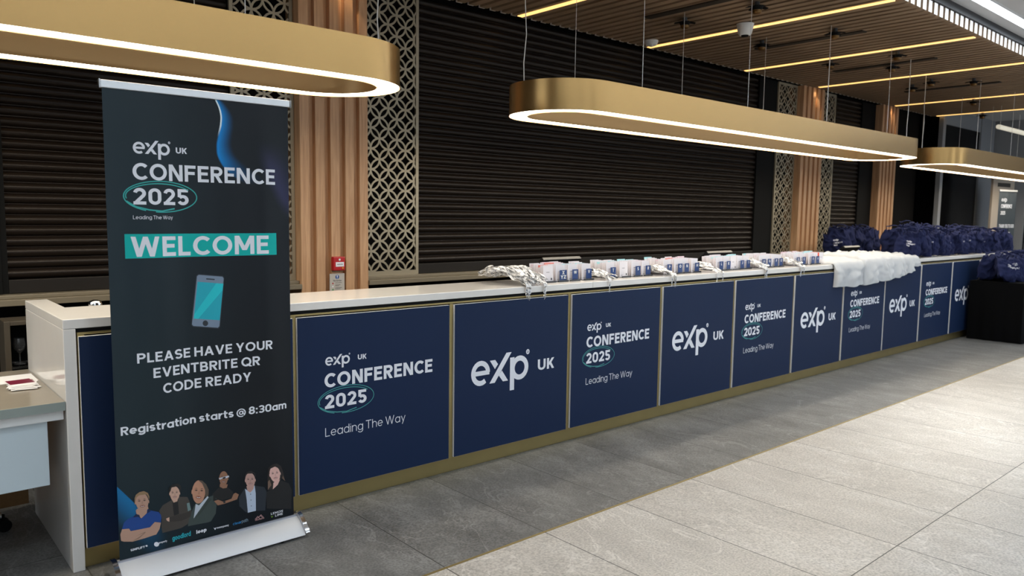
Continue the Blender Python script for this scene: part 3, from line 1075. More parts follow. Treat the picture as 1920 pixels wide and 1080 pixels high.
# ------------------------------------------------------------------ fire call point and notice on the near pillar
fa = empty('fire_call_point', (2.80, YP, 1.165), 'red fire alarm call point on the near oak pillar', 'fire alarm')
MB().box(-.048, .048, -.045, -.001, -.052, .052).build('housing', M_RED, fa, bevel=.006)
MB().box(-.032, .036, -.0475, -.0452, -.022, .012).build('press_plate', M_WHITEP, fa)
m = MB()
for q in (-.014, .002, .018):
    m.box(q - .004, q + .004, -.0482, -.0476, -.009, -.001)
m.build('press_marks', M_INK, fa)
MB().lathe([(.008, 0), (.008, .003)], n=16).build('key_hole', M_WHITE, fa).matrix_basis = Matrix.Translation((0, -.0455, .03)) @ Matrix.Rotation(math.pi / 2, 4, 'X')
MB().lathe([(.006, 0), (.006, .003)], n=12).build('status_mark', mat('amber_mark', (.7, .35, .02), .5), fa).matrix_basis = Matrix.Translation((.026, -.0455, -.034)) @ Matrix.Rotation(math.pi / 2, 4, 'X')
fs = empty('fire_action_notice', (2.80, YP - .001, 1.01), 'grey fire action notice under the red call point', 'sign')
MB().box(-.062, .062, -.006, -.0005, -.10, .078).build('plate', M_GREYSIGN, fs, bevel=.001)
fnn = lambda a, b: (a, -.0066, b)
m = MB()
put_poly(m, arcp(0, .052, .016, .016, 0, 345, 23), fnn)
m.build('mandatory_icon', M_BLUEI, fs)
m = MB()
put_poly(m, [(-.003, .05), (.003, .05), (.0045, .064), (-.0045, .064)], lambda a, b: (a, -.0069, b))
put_poly(m, arcp(0, .0435, .0032, .0032, 0, 330, 11), lambda a, b: (a, -.0069, b))
m.build('exclamation', M_WHITEP, fs)
m = MB(); put_text(m, 'Fire Action', -.034, .034, .018, .013, fnn, .2); m.build('title_lettering', M_INK, fs)
m = MB()
for k in range(7):
    zz = .006 - .0115 * k - (.004 if k % 2 else 0)
    m.box(-.018, .038 - .012 * (k % 3), -.0066, -.0062, zz, zz + .0035)
m.build('small_print', mat('grey_ink', (.12, .11, .11), .6), fs)
for k, mm in enumerate((M_RED, M_WHITEP, mat('green_mark', (.02, .25, .05), .5))):
    m = MB(); put_poly(m, arcp(-.037, .004 - .024 * k, .006, .006, 0, 330, 11), fnn); m.build('step_mark', mm, fs)

# ------------------------------------------------------------------ welcome roll-up banner
BX0, BX1, BY = .80, 1.578, 3.38
M_BANNER = bpy.data.materials.new('banner_print')
M_BANNER.use_nodes = True
nt = M_BANNER.node_tree
bs = nt.nodes['Principled BSDF']
bs.inputs['Roughness'].default_value = .36
bs.inputs['Specular IOR Level'].default_value = .25
tc = nt.nodes.new('ShaderNodeTexCoord')
spx = nt.nodes.new('ShaderNodeSeparateXYZ')
nt.links.new(tc.outputs['Object'], spx.inputs[0])
U, Vz = spx.outputs[0], spx.outputs[2]           # 0..0.778 across, height above floor


def sstep(x, a, b):
    n = nt.nodes.new('ShaderNodeMapRange')
    n.interpolation_type = 'SMOOTHSTEP'
    n.inputs[1].default_value = a
    n.inputs[2].default_value = b
    nt.links.new(x, n.inputs[0])
    return n.outputs[0]


def bcurve(x, pts):
    """value of a smooth curve through pts (height, value) at height x"""
    lo, hi = pts[0][0], pts[-1][0]
    mr = nt.nodes.new('ShaderNodeMapRange')
    mr.inputs[1].default_value = lo
    mr.inputs[2].default_value = hi
    nt.links.new(x, mr.inputs[0])
    fc = nt.nodes.new('ShaderNodeFloatCurve')
    c = fc.mapping.curves[0]
    while len(c.points) < len(pts):
        c.points.new(.5, .5)
    for p, (a, v) in zip(c.points, pts):
        p.location = ((a - lo) / (hi - lo), v)
    fc.mapping.update()
    nt.links.new(mr.outputs[0], fc.inputs[1])
    return fc.outputs[0]


edge = bcurve(Vz, [(1.66, .60), (1.72, .50), (1.78, .455), (1.83, .447), (1.88, .455), (1.93, .467), (1.98, .467), (2.03, .448)])
d = math_node(nt, 'SUBTRACT', U, edge)
wdt = bcurve(Vz, [(1.66, .16), (1.74, .12), (1.82, .075), (1.92, .06), (1.98, .05), (2.03, .03)])
fall = math_node(nt, 'SUBTRACT', 1.0, math_node(nt, 'DIVIDE', d, wdt))
fall = math_node(nt, 'POWER', math_node(nt, 'MAXIMUM', fall, 0.0), 1.6)
sw = math_node(nt, 'MULTIPLY', math_node(nt, 'MULTIPLY', fall, sstep(d, -.004, .006)), sstep(Vz, 1.67, 1.80))
hot = math_node(nt, 'MULTIPLY', math_node(nt, 'LESS_THAN', math_node(nt, 'ABSOLUTE', d), .0035), sstep(Vz, 1.87, 1.93))
ve = math_node(nt, 'SUBTRACT', U, bcurve(Vz, [(1.50, .80), (1.62, .74), (1.72, .69), (1.84, .66), (1.90, .66)]))
vio = math_node(nt, 'MULTIPLY', math_node(nt, 'MULTIPLY', sstep(ve, -.05, .02), sstep(math_node(nt, 'MULTIPLY', ve, -1.0), -.14, 0.0)),
                math_node(nt, 'MULTIPLY', sstep(Vz, 1.50, 1.62), sstep(math_node(nt, 'MULTIPLY', Vz, -1.0), -1.88, -1.72)))
beam = math_node(nt, 'ADD', math_node(nt, 'MULTIPLY', U, 1.34), math_node(nt, 'SUBTRACT', Vz, .408))
bm = math_node(nt, 'MULTIPLY', math_node(nt, 'LESS_THAN', beam, 0.0), sstep(beam, -.20, .01))
bm = math_node(nt, 'MULTIPLY', bm, sstep(math_node(nt, 'MULTIPLY', U, -1.0), -.20, -.04))


def mixc(fac, a, bcol, aout=None):
    n = nt.nodes.new('ShaderNodeMix')
    n.data_type = 'RGBA'
    nt.links.new(fac, n.inputs[0])
    if aout is None:
        n.inputs[6].default_value = (*a, 1)
    else:
        nt.links.new(aout, n.inputs[6])
    n.inputs[7].default_value = (*bcol, 1)
    return n.outputs[2]


gfac = sstep(U, .0, .62)
cc = mixc(gfac, (.013, .026, .034), (.005, .0075, .0115))
cc = mixc(math_node(nt, 'MULTIPLY', vio, .75), None, (.035, .035, .10), cc)
cc = mixc(sw, None, (.001, .27, .74), cc)
cc = mixc(hot, None, (.75, .85, .9), cc)
cc = mixc(bm, None, (.01, .16, .38), cc)
nt.links.new(cc, bs.inputs['Base Color'])
nz = nt.nodes.new('ShaderNodeTexNoise')
nz.inputs['Scale'].default_value = 900
nt.links.new(tc.outputs['Object'], nz.inputs['Vector'])
bpn = nt.nodes.new('ShaderNodeBump')
bpn.inputs['Strength'].default_value = .08
bpn.inputs['Distance'].default_value = .001
nt.links.new(nz.outputs['Fac'], bpn.inputs['Height'])
nt.links.new(bpn.outputs[0], bs.inputs['Normal'])

bn = empty('rollup_banner', (BX0, BY, 0), 'tall dark roll-up banner reading WELCOME in front of the counter', 'banner')
BWD = BX1 - BX0


def wave(u, z):
    """gentle vertical waves of the hanging sheet"""
    t = u / BWD
    k = .25 + .75 * math.sin(math.pi * min(1, max(0, (z - .08) / 1.96))) ** .7
    return -k * (.0085 * math.sin(2 * math.pi * (t * 1.55 + .02)) + .0036 * math.sin(2 * math.pi * (t * 3.3 + .3 + z * .12)))


def bp_(eps):
    return lambda u, z: (u, -eps, z)


def lay(m, name, mats, maxlen=.03):
    """cut a flat print finely and lay it on the waves of the sheet"""
    o = m.build(name, mats, sheet)
    bm = bmesh.new()
    bm.from_mesh(o.data)
    bmesh.ops.triangulate(bm, faces=bm.faces[:])
    for _ in range(5):
        ed = [e for e in bm.edges if e.calc_length() > maxlen]
        if not ed:
            break
        bmesh.ops.subdivide_edges(bm, edges=ed, cuts=1)
        bmesh.ops.triangulate(bm, faces=bm.faces[:])
    for v in bm.verts:
        v.co.y += wave(v.co.x, v.co.z)
    bm.to_mesh(o.data)
    bm.free()
    return o


sheet = MB().grid(lambda a, b: (a * BWD, wave(a * BWD, .078 + b * 1.96), .078 + b * 1.96), 78, 40).build('printed_sheet', M_BANNER, bn, smooth=60)
MB().box(-.006, BWD + .006, -.009, .009, 2.032, 2.063).build('top_rail', M_ALU, bn, bevel=.003)
MB().box(-.0115, -.0065, -.0105, .0105, 2.030, 2.065).box(BWD + .0065, BWD + .0115, -.0105, .0105, 2.030, 2.065).build('rail_caps', M_CHROME, bn)
MB().tube([(BWD / 2, .05, .03), (BWD / 2, .012, 2.03)], .008, 10).build('support_pole', M_BLACK, bn, smooth=40)
prof = [(-.098, .013), (-.095, .020), (-.06, .052), (-.02, .078), (.0, .080), (.03, .078), (.075, .05), (.098, .016), (.098, .012)]
MB().prism(prof, 'x', -.012, BWD + .012).build('base', mat('silver_white_shell', (.66, .66, .68), .5, metal=.25), bn, smooth=30)
MB().box(-.010, BWD + .010, -.008, -.003, .078, .088).build('slot_lip', mat('slot_silver', (.45, .46, .52), .3, metal=.6), bn)
for s_ in (-1, 1):
    xx = -.0125 if s_ < 0 else BWD + .0125
    big = [(y * 1.06, .010 + z * 1.05) for y, z in prof]
    MB().prism(big, 'x', xx, xx + s_ * .02).build('end_cap', M_CHROME, bn, smooth=30)
for xx in (.10, BWD - .10):
    MB().tube([(xx, -.09, .0061), (xx, .09, .0061)], .006, 8).build('foot', M_BLACK, bn)


def bpx(px, py):
    a, b = on_y(px, py, BY - .004)
    return a - BX0, b


def banner_text(body, l, r, ytop, name, w=.17, gap=.13, m_=None):
    (u0, z0), (u1, z1) = bpx(*l), bpx(*r)
    zt = bpx(l[0], ytop)[1]
    zb = (z0 + z1) / 2
    W = text_polys(body, w, gap)[0]
    sx = (u1 - u0) / W
    pos = 0
    for word in body.split(' '):                 # every word a print of its own
        ww = text_polys(word, w, gap)[0]
        m = MB()
        put_text(m, word, u0 + pos * sx, u0 + (pos + ww) * sx, zb, zt - z0, bp_(.0009), w, gap)
        lay(m, name, m_ or M_WHITEP)
        pos += ww + gap + .24


m = MB()
(u0, z0), (u1, _z) = bpx(248.7, 287.5), bpx(319.5, 289)
put_logo(m, u0, z0, (u1 - u0) / 3.08, bp_(.0009))
lay(m, 'word_mark', M_WHITEP)
banner_text('UK', (330.8, 288), (352.2, 288), 277, 'uk_lettering', .2)
banner_text('CONFERENCE', (248.7, 336.7), (515.8, 346.7), 304.7, 'title_lettering', .185, .115)
banner_text('2025', (250, 383.3), (356, 385), 352, 'year_lettering', .19, .12)
banner_text('Leading The Way', (249.3, 410.5), (325, 411.5), 403.5, 'tagline_lettering', .11)
m = MB()
cu, cz = bpx(303, 369)
for p in oval_polys(cu, cz, (bpx(372, 370)[0] - bpx(233.5, 367)[0]) / 2, (bpx(305, 340)[1] - bpx(325, 398)[1]) / 2, .0042):
    put_poly(m, p, bp_(.0013))
lay(m, 'oval_mark', mat('teal_line', (.03, .40, .37), .5))
ub, zb0 = bpx(235, 485)
ue, zb1 = bpx(518, 437)
m = MB()
put_poly(m, [(ub, zb0), (ue, zb0), (ue, zb1), (ub, zb1)], bp_(.0005))
lay(m, 'teal_bar', mat('teal_bar', (.004, .44, .40), .5, spec=.2))
banner_text('WELCOME', (245.5, 480), (503, 477), 442, 'welcome_lettering', .19, .12)
banner_text('PLEASE HAVE YOUR', (257, 679), (510, 656), 660.5, 'instruction_lettering', .18, .12)
banner_text('EVENTBRITE QR', (287.3, 707), (486.7, 685.5), 688.5, 'instruction_lettering', .18, .12)
banner_text('CODE READY', (305.5, 735), (471, 717), 716.5, 'instruction_lettering', .18, .12)
banner_text('Registration starts @ 8:30am', (226.5, 814.5), (537.7, 768), 798.5, 'registration_lettering', .18, .085)

# phone picture
def crop(cx, cy, s):
    return lambda pts: [bpx(cx + a / s, cy + b / s) for a, b in pts]


def art(m, pts, eps, mi):
    put_poly(m, pts, bp_(eps), mi)


ph = MB()
P3 = crop(0, 360, 3)
art(ph, P3([(1122, 462), (1255, 472), (1264, 484), (1240, 760), (1230, 770), (1092, 761), (1081, 750), (1110, 472)]), .0006, 1)
art(ph, P3([(1124, 467), (1253, 477), (1260, 486), (1236, 756), (1228, 764), (1094, 756), (1086, 747), (1114, 474)]), .0009, 0)
art(ph, P3([(1117, 506), (1258, 516), (1238, 722), (1096, 714)]), .0012, 2)
art(ph, P3([(1218, 514), (1258, 516), (1254, 552), (1120, 716), (1096, 714), (1099, 690)]), .0015, 3)
art(ph, P3(arcp(1160, 740, 15, 16, 0, 340, 17)), .0012, 1)
art(ph, P3([(1164, 486), (1210, 489), (1210, 496), (1164, 493)]), .0012, 1)
lay(ph, 'phone_picture', [mat('phone_grey', (.19, .25, .34), .5), mat('phone_dark', (.018, .026, .036), .5), mat('phone_cyan', (.003, .40, .50), .5),
                           mat('phone_cyan_light', (.004, .56, .62), .5)])

# six printed portraits along the foot of the sheet
SK = [srgb(188, 148, 128), srgb(205, 165, 145), srgb(190, 138, 112), srgb(150, 108, 84), srgb(190, 150, 140), srgb(226, 180, 170)]
PA, PB2 = crop(210, 860, 6.75), crop(380, 860, 7.717)


def portrait(cr, layers, face, skin):
    m = MB()
    mats = []

    def mi(c):
        if c not in mats:
            mats.append(c)
        return mats.index(c)
    e = .0006
    for c, pts in layers[0]:
        art(m, cr(pts), e, mi(c)); e += .0003
    fx, fy, rx, ry, tilt = face
    def fp(a, b):
        t = tilt * D2R
        return (fx + rx * (a * math.cos(t)) - ry * b * math.sin(t), fy + rx * a * math.sin(t) + ry * b * math.cos(t))
    dk_ = tuple(c * .62 for c in skin)
    art(m, cr([fp(math.cos(t * D2R) * (1 if math.sin(t * D2R) < 0 else .94), math.sin(t * D2R)) for t in range(0, 360, 15)]), e, mi(skin)); e += .0003
    for s_ in (-1, 1):     # ears
        art(m, cr([fp(s_ * (1.0 + .08 * math.cos(t * D2R)), .03 + .2 * math.sin(t * D2R)) for t in range(0, 360, 40)]), e, mi(skin))
    e += .0003
    for s_ in (-1, 1):
        art(m, cr([fp(s_ * .40 + .25 * math.cos(t * D2R), -.13 + .075 * math.sin(t * D2R)) for t in range(0, 360, 30)]), e, mi(dk_))
        art(m, cr([fp(s_ * .66, -.26), fp(s_ * .40, -.33), fp(s_ * .18, -.25), fp(s_ * .40, -.28)]), e, mi((.03, .02, .018)))
        art(m, cr([fp(s_ * .40 + .11 * math.cos(t * D2R), -.13 + .05 * math.sin(t * D2R)) for t in range(0, 360, 45)]), e + .0003, mi((.02, .015, .015)))
    art(m, cr([fp(-.03, -.1), fp(.1, -.08), fp(.17, .2), fp(-.15, .22), fp(-.1, .16)]), e, mi(tuple(c * .82 for c in skin)))
    art(m, cr([fp(.42 * math.cos(t * D2R), .46 + .13 * math.sin(t * D2R)) for t in range(0, 360, 30)]), e, mi(tuple(c * k for c, k in zip(skin, (.62, .42, .42)))))
    art(m, cr([fp(-.32, .42), fp(0, .47), fp(.32, .42), fp(.2, .51), fp(-.2, .51)]), e + .0003, mi((.62, .58, .55)))
    e += .0006
    for c, pts in layers[1]:
        art(m, cr(pts), e, mi(c)); e += .0003
    lay(m, 'printed_portrait', [mat('ink_%d_%d_%d' % tuple(int(v * 1000) for v in c), c, .5) for c in mats])


BLUE, BLUED = (.006, .055, .26), (.004, .018, .075)
portrait(PA, ([(SK[0], [(310, 640), (450, 590), (470, 660), (375, 755), (320, 720)]),
               (BLUE, [(127, 895), (150, 810), (200, 765), (270, 730), (300, 705), (365, 760), (455, 635), (490, 655), (590, 675), (618, 710), (624, 750), (618, 808), (540, 800), (490, 870), (230, 917), (215, 885)]),
               (SK[0], [(300, 655), (450, 600), (440, 690), (370, 757), (345, 720), (310, 700)]),
               (BLUED, [(265, 745), (305, 700), (345, 712), (366, 760), (330, 735)]), (BLUED, [(372, 757), (440, 690), (455, 632), (492, 662), (430, 700)]),
               (SK[0], [(105, 960), (127, 893), (215, 885), (237, 917), (480, 868), (540, 800), (618, 808), (600, 890), (560, 958), (420, 1005), (260, 1050), (150, 1050), (115, 1040)]),
               (tuple(c * .55 for c in SK[0]), [(250, 1046), (330, 1000), (410, 940), (300, 980), (420, 925), (425, 935), (340, 1012)])],
              [((.30, .19, .10), [(284, 590), (283, 500), (300, 455), (345, 420), (400, 407), (450, 430), (469, 475), (466, 520), (450, 470), (430, 448), (340, 462), (308, 490), (294, 540)])]),
         (378, 545, 84, 116, -6), SK[0])
JK, JKD = (.055, .045, .038), (.035, .028, .024)
portrait(PA, ([(JK, [(596, 660), (640, 590), (740, 530), (850, 485), (960, 490), (985, 540), (1015, 680), (990, 790), (960, 835), (880, 880), (640, 940), (625, 870), (632, 760)]),
               ((.008, .008, .009), [(765, 555), (835, 525), (850, 700), (785, 722)]),
               (SK[1], [(745, 500), (840, 470), (828, 540), (780, 556)]),
               (JKD, [(725, 740), (1010, 668), (1000, 740), (880, 790), (725, 800)]),
               (SK[1], [(683, 757), (725, 740), (725, 797), (695, 785)]), ((.16, .24, .24), [(950, 570), (985, 560), (1005, 650), (965, 670)])],
              [((.012, .010, .010), [(716, 430), (720, 370), (755, 330), (820, 312), (866, 335), (876, 385), (862, 425), (845, 365), (810, 350), (750, 362), (736, 410)])]),
         (792, 440, 66, 92, -3), SK[1])
SU, SUD = (.042, .060, .056), (.03, .043, .04)
portrait(PA, ([(SU, [(965, 860), (975, 780), (1010, 690), (1050, 600), (1085, 560), (1215, 500), (1290, 470), (1370, 560), (1330, 590), (1320, 700), (1260, 800), (1215, 815)]),
               ((.50, .55, .62), [(1068, 580), (1110, 600), (1220, 480), (1232, 496), (1130, 640), (1040, 765)]),
               (SUD, [(1232, 500), (1270, 520), (1130, 700), (1060, 770), (1150, 640)])],
              [((.10, .07, .05), [(1100, 278), (1150, 285), (1200, 330), (1232, 400), (1228, 470), (1190, 500), (1185, 400), (1150, 320)])]),
         (1108, 428, 88, 148, 4), SK[2])
portrait(PB2, ([((.006, .006, .007), [(150, 520), (250, 415), (370, 420), (440, 480), (450, 560), (230, 620), (150, 620)]),
                (SK[3], [(258, 365), (368, 375), (352, 425), (300, 435), (252, 410)]),
                (SK[3], [(175, 620), (230, 600), (300, 625), (420, 580), (450, 510), (480, 495), (525, 520), (500, 590), (320, 655), (225, 682)]),
                ((.02, .02, .024), [(298, 618), (328, 612), (338, 640), (308, 650)])],
               [((.62, .64, .72), [(238, 285), (378, 244), (384, 266), (330, 290), (318, 276), (250, 308)]), ((.015, .015, .02), [(290, 275), (330, 262), (336, 284), (296, 296)])]),
         (307, 288, 62, 104, 2), SK[3])
portrait(PB2, ([((.014, .021, .032), [(528, 560), (612, 430), (760, 392), (890, 410), (925, 480), (905, 750), (770, 755), (655, 785), (620, 770), (535, 690)]),
                ((.48, .55, .68), [(615, 440), (690, 480), (752, 385), (768, 500), (772, 755), (656, 784), (640, 600)]),
                (SK[4], [(635, 400), (750, 360), (735, 440), (690, 492), (650, 465)]),
                ((.02, .02, .03), arcp(695, 515, 6, 7, 0, 330, 8)), ((.02, .02, .03), arcp(700, 600, 6, 7, 0, 330, 8)), ((.02, .02, .03), arcp(705, 685, 6, 7, 0, 330, 8))],
               [((.012, .010, .010), [(608, 270), (618, 220), (645, 190), (700, 176), (755, 205), (770, 262), (752, 250), (738, 212), (650, 215), (626, 240)])]),
         (688, 312, 72, 108, -4), SK[4])
portrait(PB2, ([((.016, .011, .010), [(935, 300), (945, 130), (1000, 85), (1070, 68), (1130, 105), (1165, 190), (1196, 325), (1150, 280), (1110, 330), (1020, 440), (940, 455)]),
                ((.006, .0065, .008), [(920, 480), (1010, 440), (1120, 310), (1250, 360), (1295, 450), (1285, 730), (925, 720)]),
                (SK[5], [(1020, 345), (1118, 300), (1085, 375), (1012, 442)]),
                ((.18, .11, .08), [(940, 330), (965, 300), (990, 380), (940, 450)]), ((.16, .10, .07), [(1160, 240), (1196, 325), (1150, 285)])],
               [((.016, .011, .010), [(945, 200), (950, 125), (1050, 85), (1120, 130), (1130, 210), (1100, 140), (1040, 110), (975, 140)])]),
         (1042, 222, 78, 118, -10), SK[5])

# sponsor marks
TEALB, BLU = mat('teal_logo', (.01, .37, .44), .5), mat('blue_logo', (.015, .20, .48), .5)
banner_text('SIMPLIFY', (245, 1034.6), (272, 1027), 1030.3, 'sponsor_lettering', .24, .1)
m = MB(); art(m, crop(0, 720, 3)(arcp(825, 911, 6, 5, 0, 330, 11)), .0009, 0); lay(m, 'sponsor_mark', M_WHITEP)
m = MB(); art(m, crop(0, 720, 3)(arcp(881, 902, 14, 13, 0, 340, 17)), .0009, 0); lay(m, 'sponsor_mark', M_WHITEP)
banner_text('property', (298, 1019.6), (313.3, 1015.6), 1016, 'sponsor_lettering', .2, .1)
banner_text('goodlord', (323.3, 1014.8), (358.5, 1004.5), 1005.5, 'sponsor_lettering', .2, .06, TEALB)
banner_text('loop', (369.3, 1002.5), (388.5, 996.5), 995.5, 'sponsor_lettering', .24, .08)
m = MB(); art(m, crop(0, 720, 3)([(1204, 810), (1211, 814), (1220, 808), (1213, 824)]), .0009, 0); lay(m, 'sponsor_mark', M_WHITEP)
banner_text('moneypenny', (407.5, 992), (429.5, 986.5), 988.5, 'sponsor_lettering', .2, .1)
banner_text('clear', (437.3, 985.5), (453, 981), 980.5, 'sponsor_lettering', .16, .08, BLU)
banner_text('path', (453.6, 981), (465.5, 977.5), 975, 'sponsor_lettering', .14, .08, mat('grey_logo', (.2, .28, .36), .5))
m = MB()
C3 = crop(380, 860, 7.717)
for p in ([(760, 880), (800, 835), (812, 850), (845, 812), (890, 860)], [(775, 880), (805, 850), (835, 872)], [(815, 845), (842, 825), (870, 862)]):
    for q in strip(p, 6):
        art(m, C3(q), .0009, 0)
lay(m, 'sponsor_mark', mat('rose_logo', (.55, .30, .30), .5))
banner_text('PROPERTY', (479, 977), (495.5, 972.6), 974.8, 'sponsor_lettering', .2, .1, mat('rose_logo', (.55, .30, .30), .5))
banner_text('LEMON', (508, 965.3), (530.5, 959.8), 961.3, 'sponsor_lettering', .17, .2)
banner_text('LIME', (516, 968.8), (530.5, 965.3), 964.4, 'sponsor_lettering', .17, .2)
m = MB(); art(m, C3([(985, 825), (1000, 838), (1022, 822), (1002, 855)]), .0009, 0); lay(m, 'sponsor_mark', mat('lime_logo', (.2, .42, .03), .5))

# ------------------------------------------------------------------ name badges, letter dividers
ZT = 1.0952
def card_proto(band):
    m = MB()
    m.box(-.0455, .0455, -.0013, .0013, 0, .112, 0)
    if band:
        m.box(-.0458, .0458, -.0016, .0016, .097, .1125, 1)
    else:
        m.box(-.018, .012, -.0016, -.0013, .064, .0665, 1)
        m.box(-.03, -.008, -.0016, -.0013, .012, .014, 1)
        m.box(.024, .036, -.0016, -.0013, .012, .026, 1)
    return m.build('name_badge', [M_CARD, band or M_INK])


CP = [card_proto(None), card_proto(M_CARDP), card_proto(M_CARDC), card_proto(M_CARDR)]
used = [False] * 4
def card(kind, loc, tilt, rz, label, group):
    o = CP[kind]
    if used[kind]:
        o = o.copy(); col.objects.link(o)
    used[kind] = True
    o.location = loc
    o.rotation_euler = (tilt, 0, rz)
    tag(o, label, 'name badge', group)
    return o


ROWS = [('X YZ', 3.715), ('W', 3.833), ('V', 3.972), ('T', 4.232), ('S', 4.515), ('R', 4.636), ('P', 4.903), ('O', 5.042), ('N', 5.131), ('M', 5.27),
        ('L', 5.621), ('K', 5.73), ('J', 5.943), ('I', 6.041), ('H', 6.30), ('G', 6.396), ('F', 6.514), ('E', 6.60), ('D', 6.918), ('C', 7.032), ('B', 7.21), ('A', 7.305)]
PLAIN = [(3.592, 'in the plain row left of the letter X YZ divider'), (4.375, 'in the plain row between the letters T and S'), (5.835, 'in the plain row between the letters K and J'), (7.415, 'in the plain row beside the white shirts')]
rowlist = [(x - .006, 'behind the letter %s divider' % l, l) for l, x in ROWS] + [(x, t, None) for x, t in PLAIN]
for ri, (rx, where, l) in enumerate(sorted(rowlist)):
    n = 7 + ri % 3
    tall = .012 * math.sin(ri * 1.9)
    y = 3.715
    for k in range(n):
        kind = 0
        if k >= 2 and ((k * 7 + ri * 3) % 5 == 0 or (ri, k) in ((0, 2), (1, 5), (9, 4), (10, 6))):
            kind = 3 if (ri, k) in ((0, 2), (1, 5), (9, 4), (10, 6)) else [2, 1, 2, 1][(k + ri) % 4]
        t = -.07 - .02 * math.sin(k * 2.3 + ri) if k else -.05
        tx = random.uniform(-.004, .004) if k else 0
        zz = ZT + .0035 + (random.uniform(0, .012) if k >= n - 3 else 0)
        card(kind, (rx + tx, y, zz), t, 0, 'white name badge standing ' + where, 'badges ' + where)
        y += .022 + .004 * math.sin(k + ri)
    # black holder under the row
    o = MB().box(-.049, .049, -.032, y - 3.715 + .01, 0, .0032).box(-.049, .049, -.032, -.026, .0032, .012)
    o = o.build('badge_holder', M_ACRYL, bevel=.001)
    o.location = (rx, 3.715, ZT)
    tag(o, 'black tray under the badges ' + where, 'badge tray', 'black trays under the badges')
for l, lx in ROWS:
    e = empty('letter_divider', (lx, 3.694, ZT + .0034), 'navy divider card with white letter%s %s before the badges' % ('s' if len(l) > 1 else '', l), 'divider', 'navy letter dividers in front of the badges')
    ww = .034 if len(l) > 1 else .0285
    MB().box(-ww, ww, -.001, .001, .0002, .078).build('card', M_LETTER, e)
    m = MB()
    fnd = lambda a, b: (a, -.0013, b)
    if len(l) > 1:
        put_text(m, 'X', -.0125, .0125, .048, .024, fnd, .2); put_text(m, 'YZ', -.026, .026, .018, .024, fnd, .2)
    else:
        W_, _p = text_polys(l, .21)
        put_text(m, l, -W_ * .0125, W_ * .0125, .045, .024, fnd, .21)
    m.build('lettering', M_WHITE, e)
m = MB().box(-.006, .006, -.045, .045, 0, .115)
o = m.build('orange_divider', M_ORANGE, bevel=.001)
o.location = (7.364, 3.76, ZT)
tag(o, 'orange-red folder edge standing beside the letter A badges', 'folder')

# ------------------------------------------------------------------ lanyards
def ribbon_mesh(path, width, twist):
    mb = MB()
    mb.uv = []
    L = 0
    pts = [Vector(p) for p in path]
    n = len(pts)
    v = []
    for i, p in enumerate(pts):
        if i:
            L += (p - pts[i - 1]).length
        d = (pts[min(n - 1, i + 1)] - pts[max(0, i - 1)]).normalized()
        side = d.cross(Vector((0, 0, 1)))
        side = side.normalized() if side.length > 1e-4 else Vector((1, 0, 0))
        up = side.cross(d).normalized()
        a = twist * math.sin(i * .55 + twist * 5)
        s_ = side * math.cos(a) + up * math.sin(a)
        v += [p - s_ * width / 2, p + s_ * width / 2]
        mb.uv += [(L / .075, 0), (L / .075, 1)]
    mb.add(v, [(2 * i, 2 * i + 1, 2 * i + 3, 2 * i + 2) for i in range(n - 1)])
    return mb


def smooth_path(ctrl, n):
    """Catmull-Rom through the control points"""
    c = [Vector(p) for p in ctrl]
    c = [c[0] * 2 - c[1]] + c + [c[-1] * 2 - c[-2]]
    out = []
    seg = len(c) - 3
    for i in range(n + 1):
        t = i / n * seg
        k = min(int(t), seg - 1)
        f = t - k
        p0, p1, p2, p3 = c[k:k + 4]
        out.append(.5 * (2 * p1 + (p2 - p0) * f + (2 * p0 - 5 * p1 + 4 * p2 - p3) * f * f + (3 * p1 - p0 - 3 * p2 + p3) * f ** 3))
    return out


CLIP = MB()
CLIP.tube([(0, 0, 0), (0, 0, -.012)], .0035, 8)
CLIP.tube([(.006 * math.cos(t), 0, -.019 + .009 * math.sin(t)) for t in [k * math.pi / 6 for k in range(13)]], .0014, 6)
CLIP.tube([(0, 0, -.028), (.001, 0, -.034), (-.002, .001, -.042)], .0022, 6)
clip0 = None


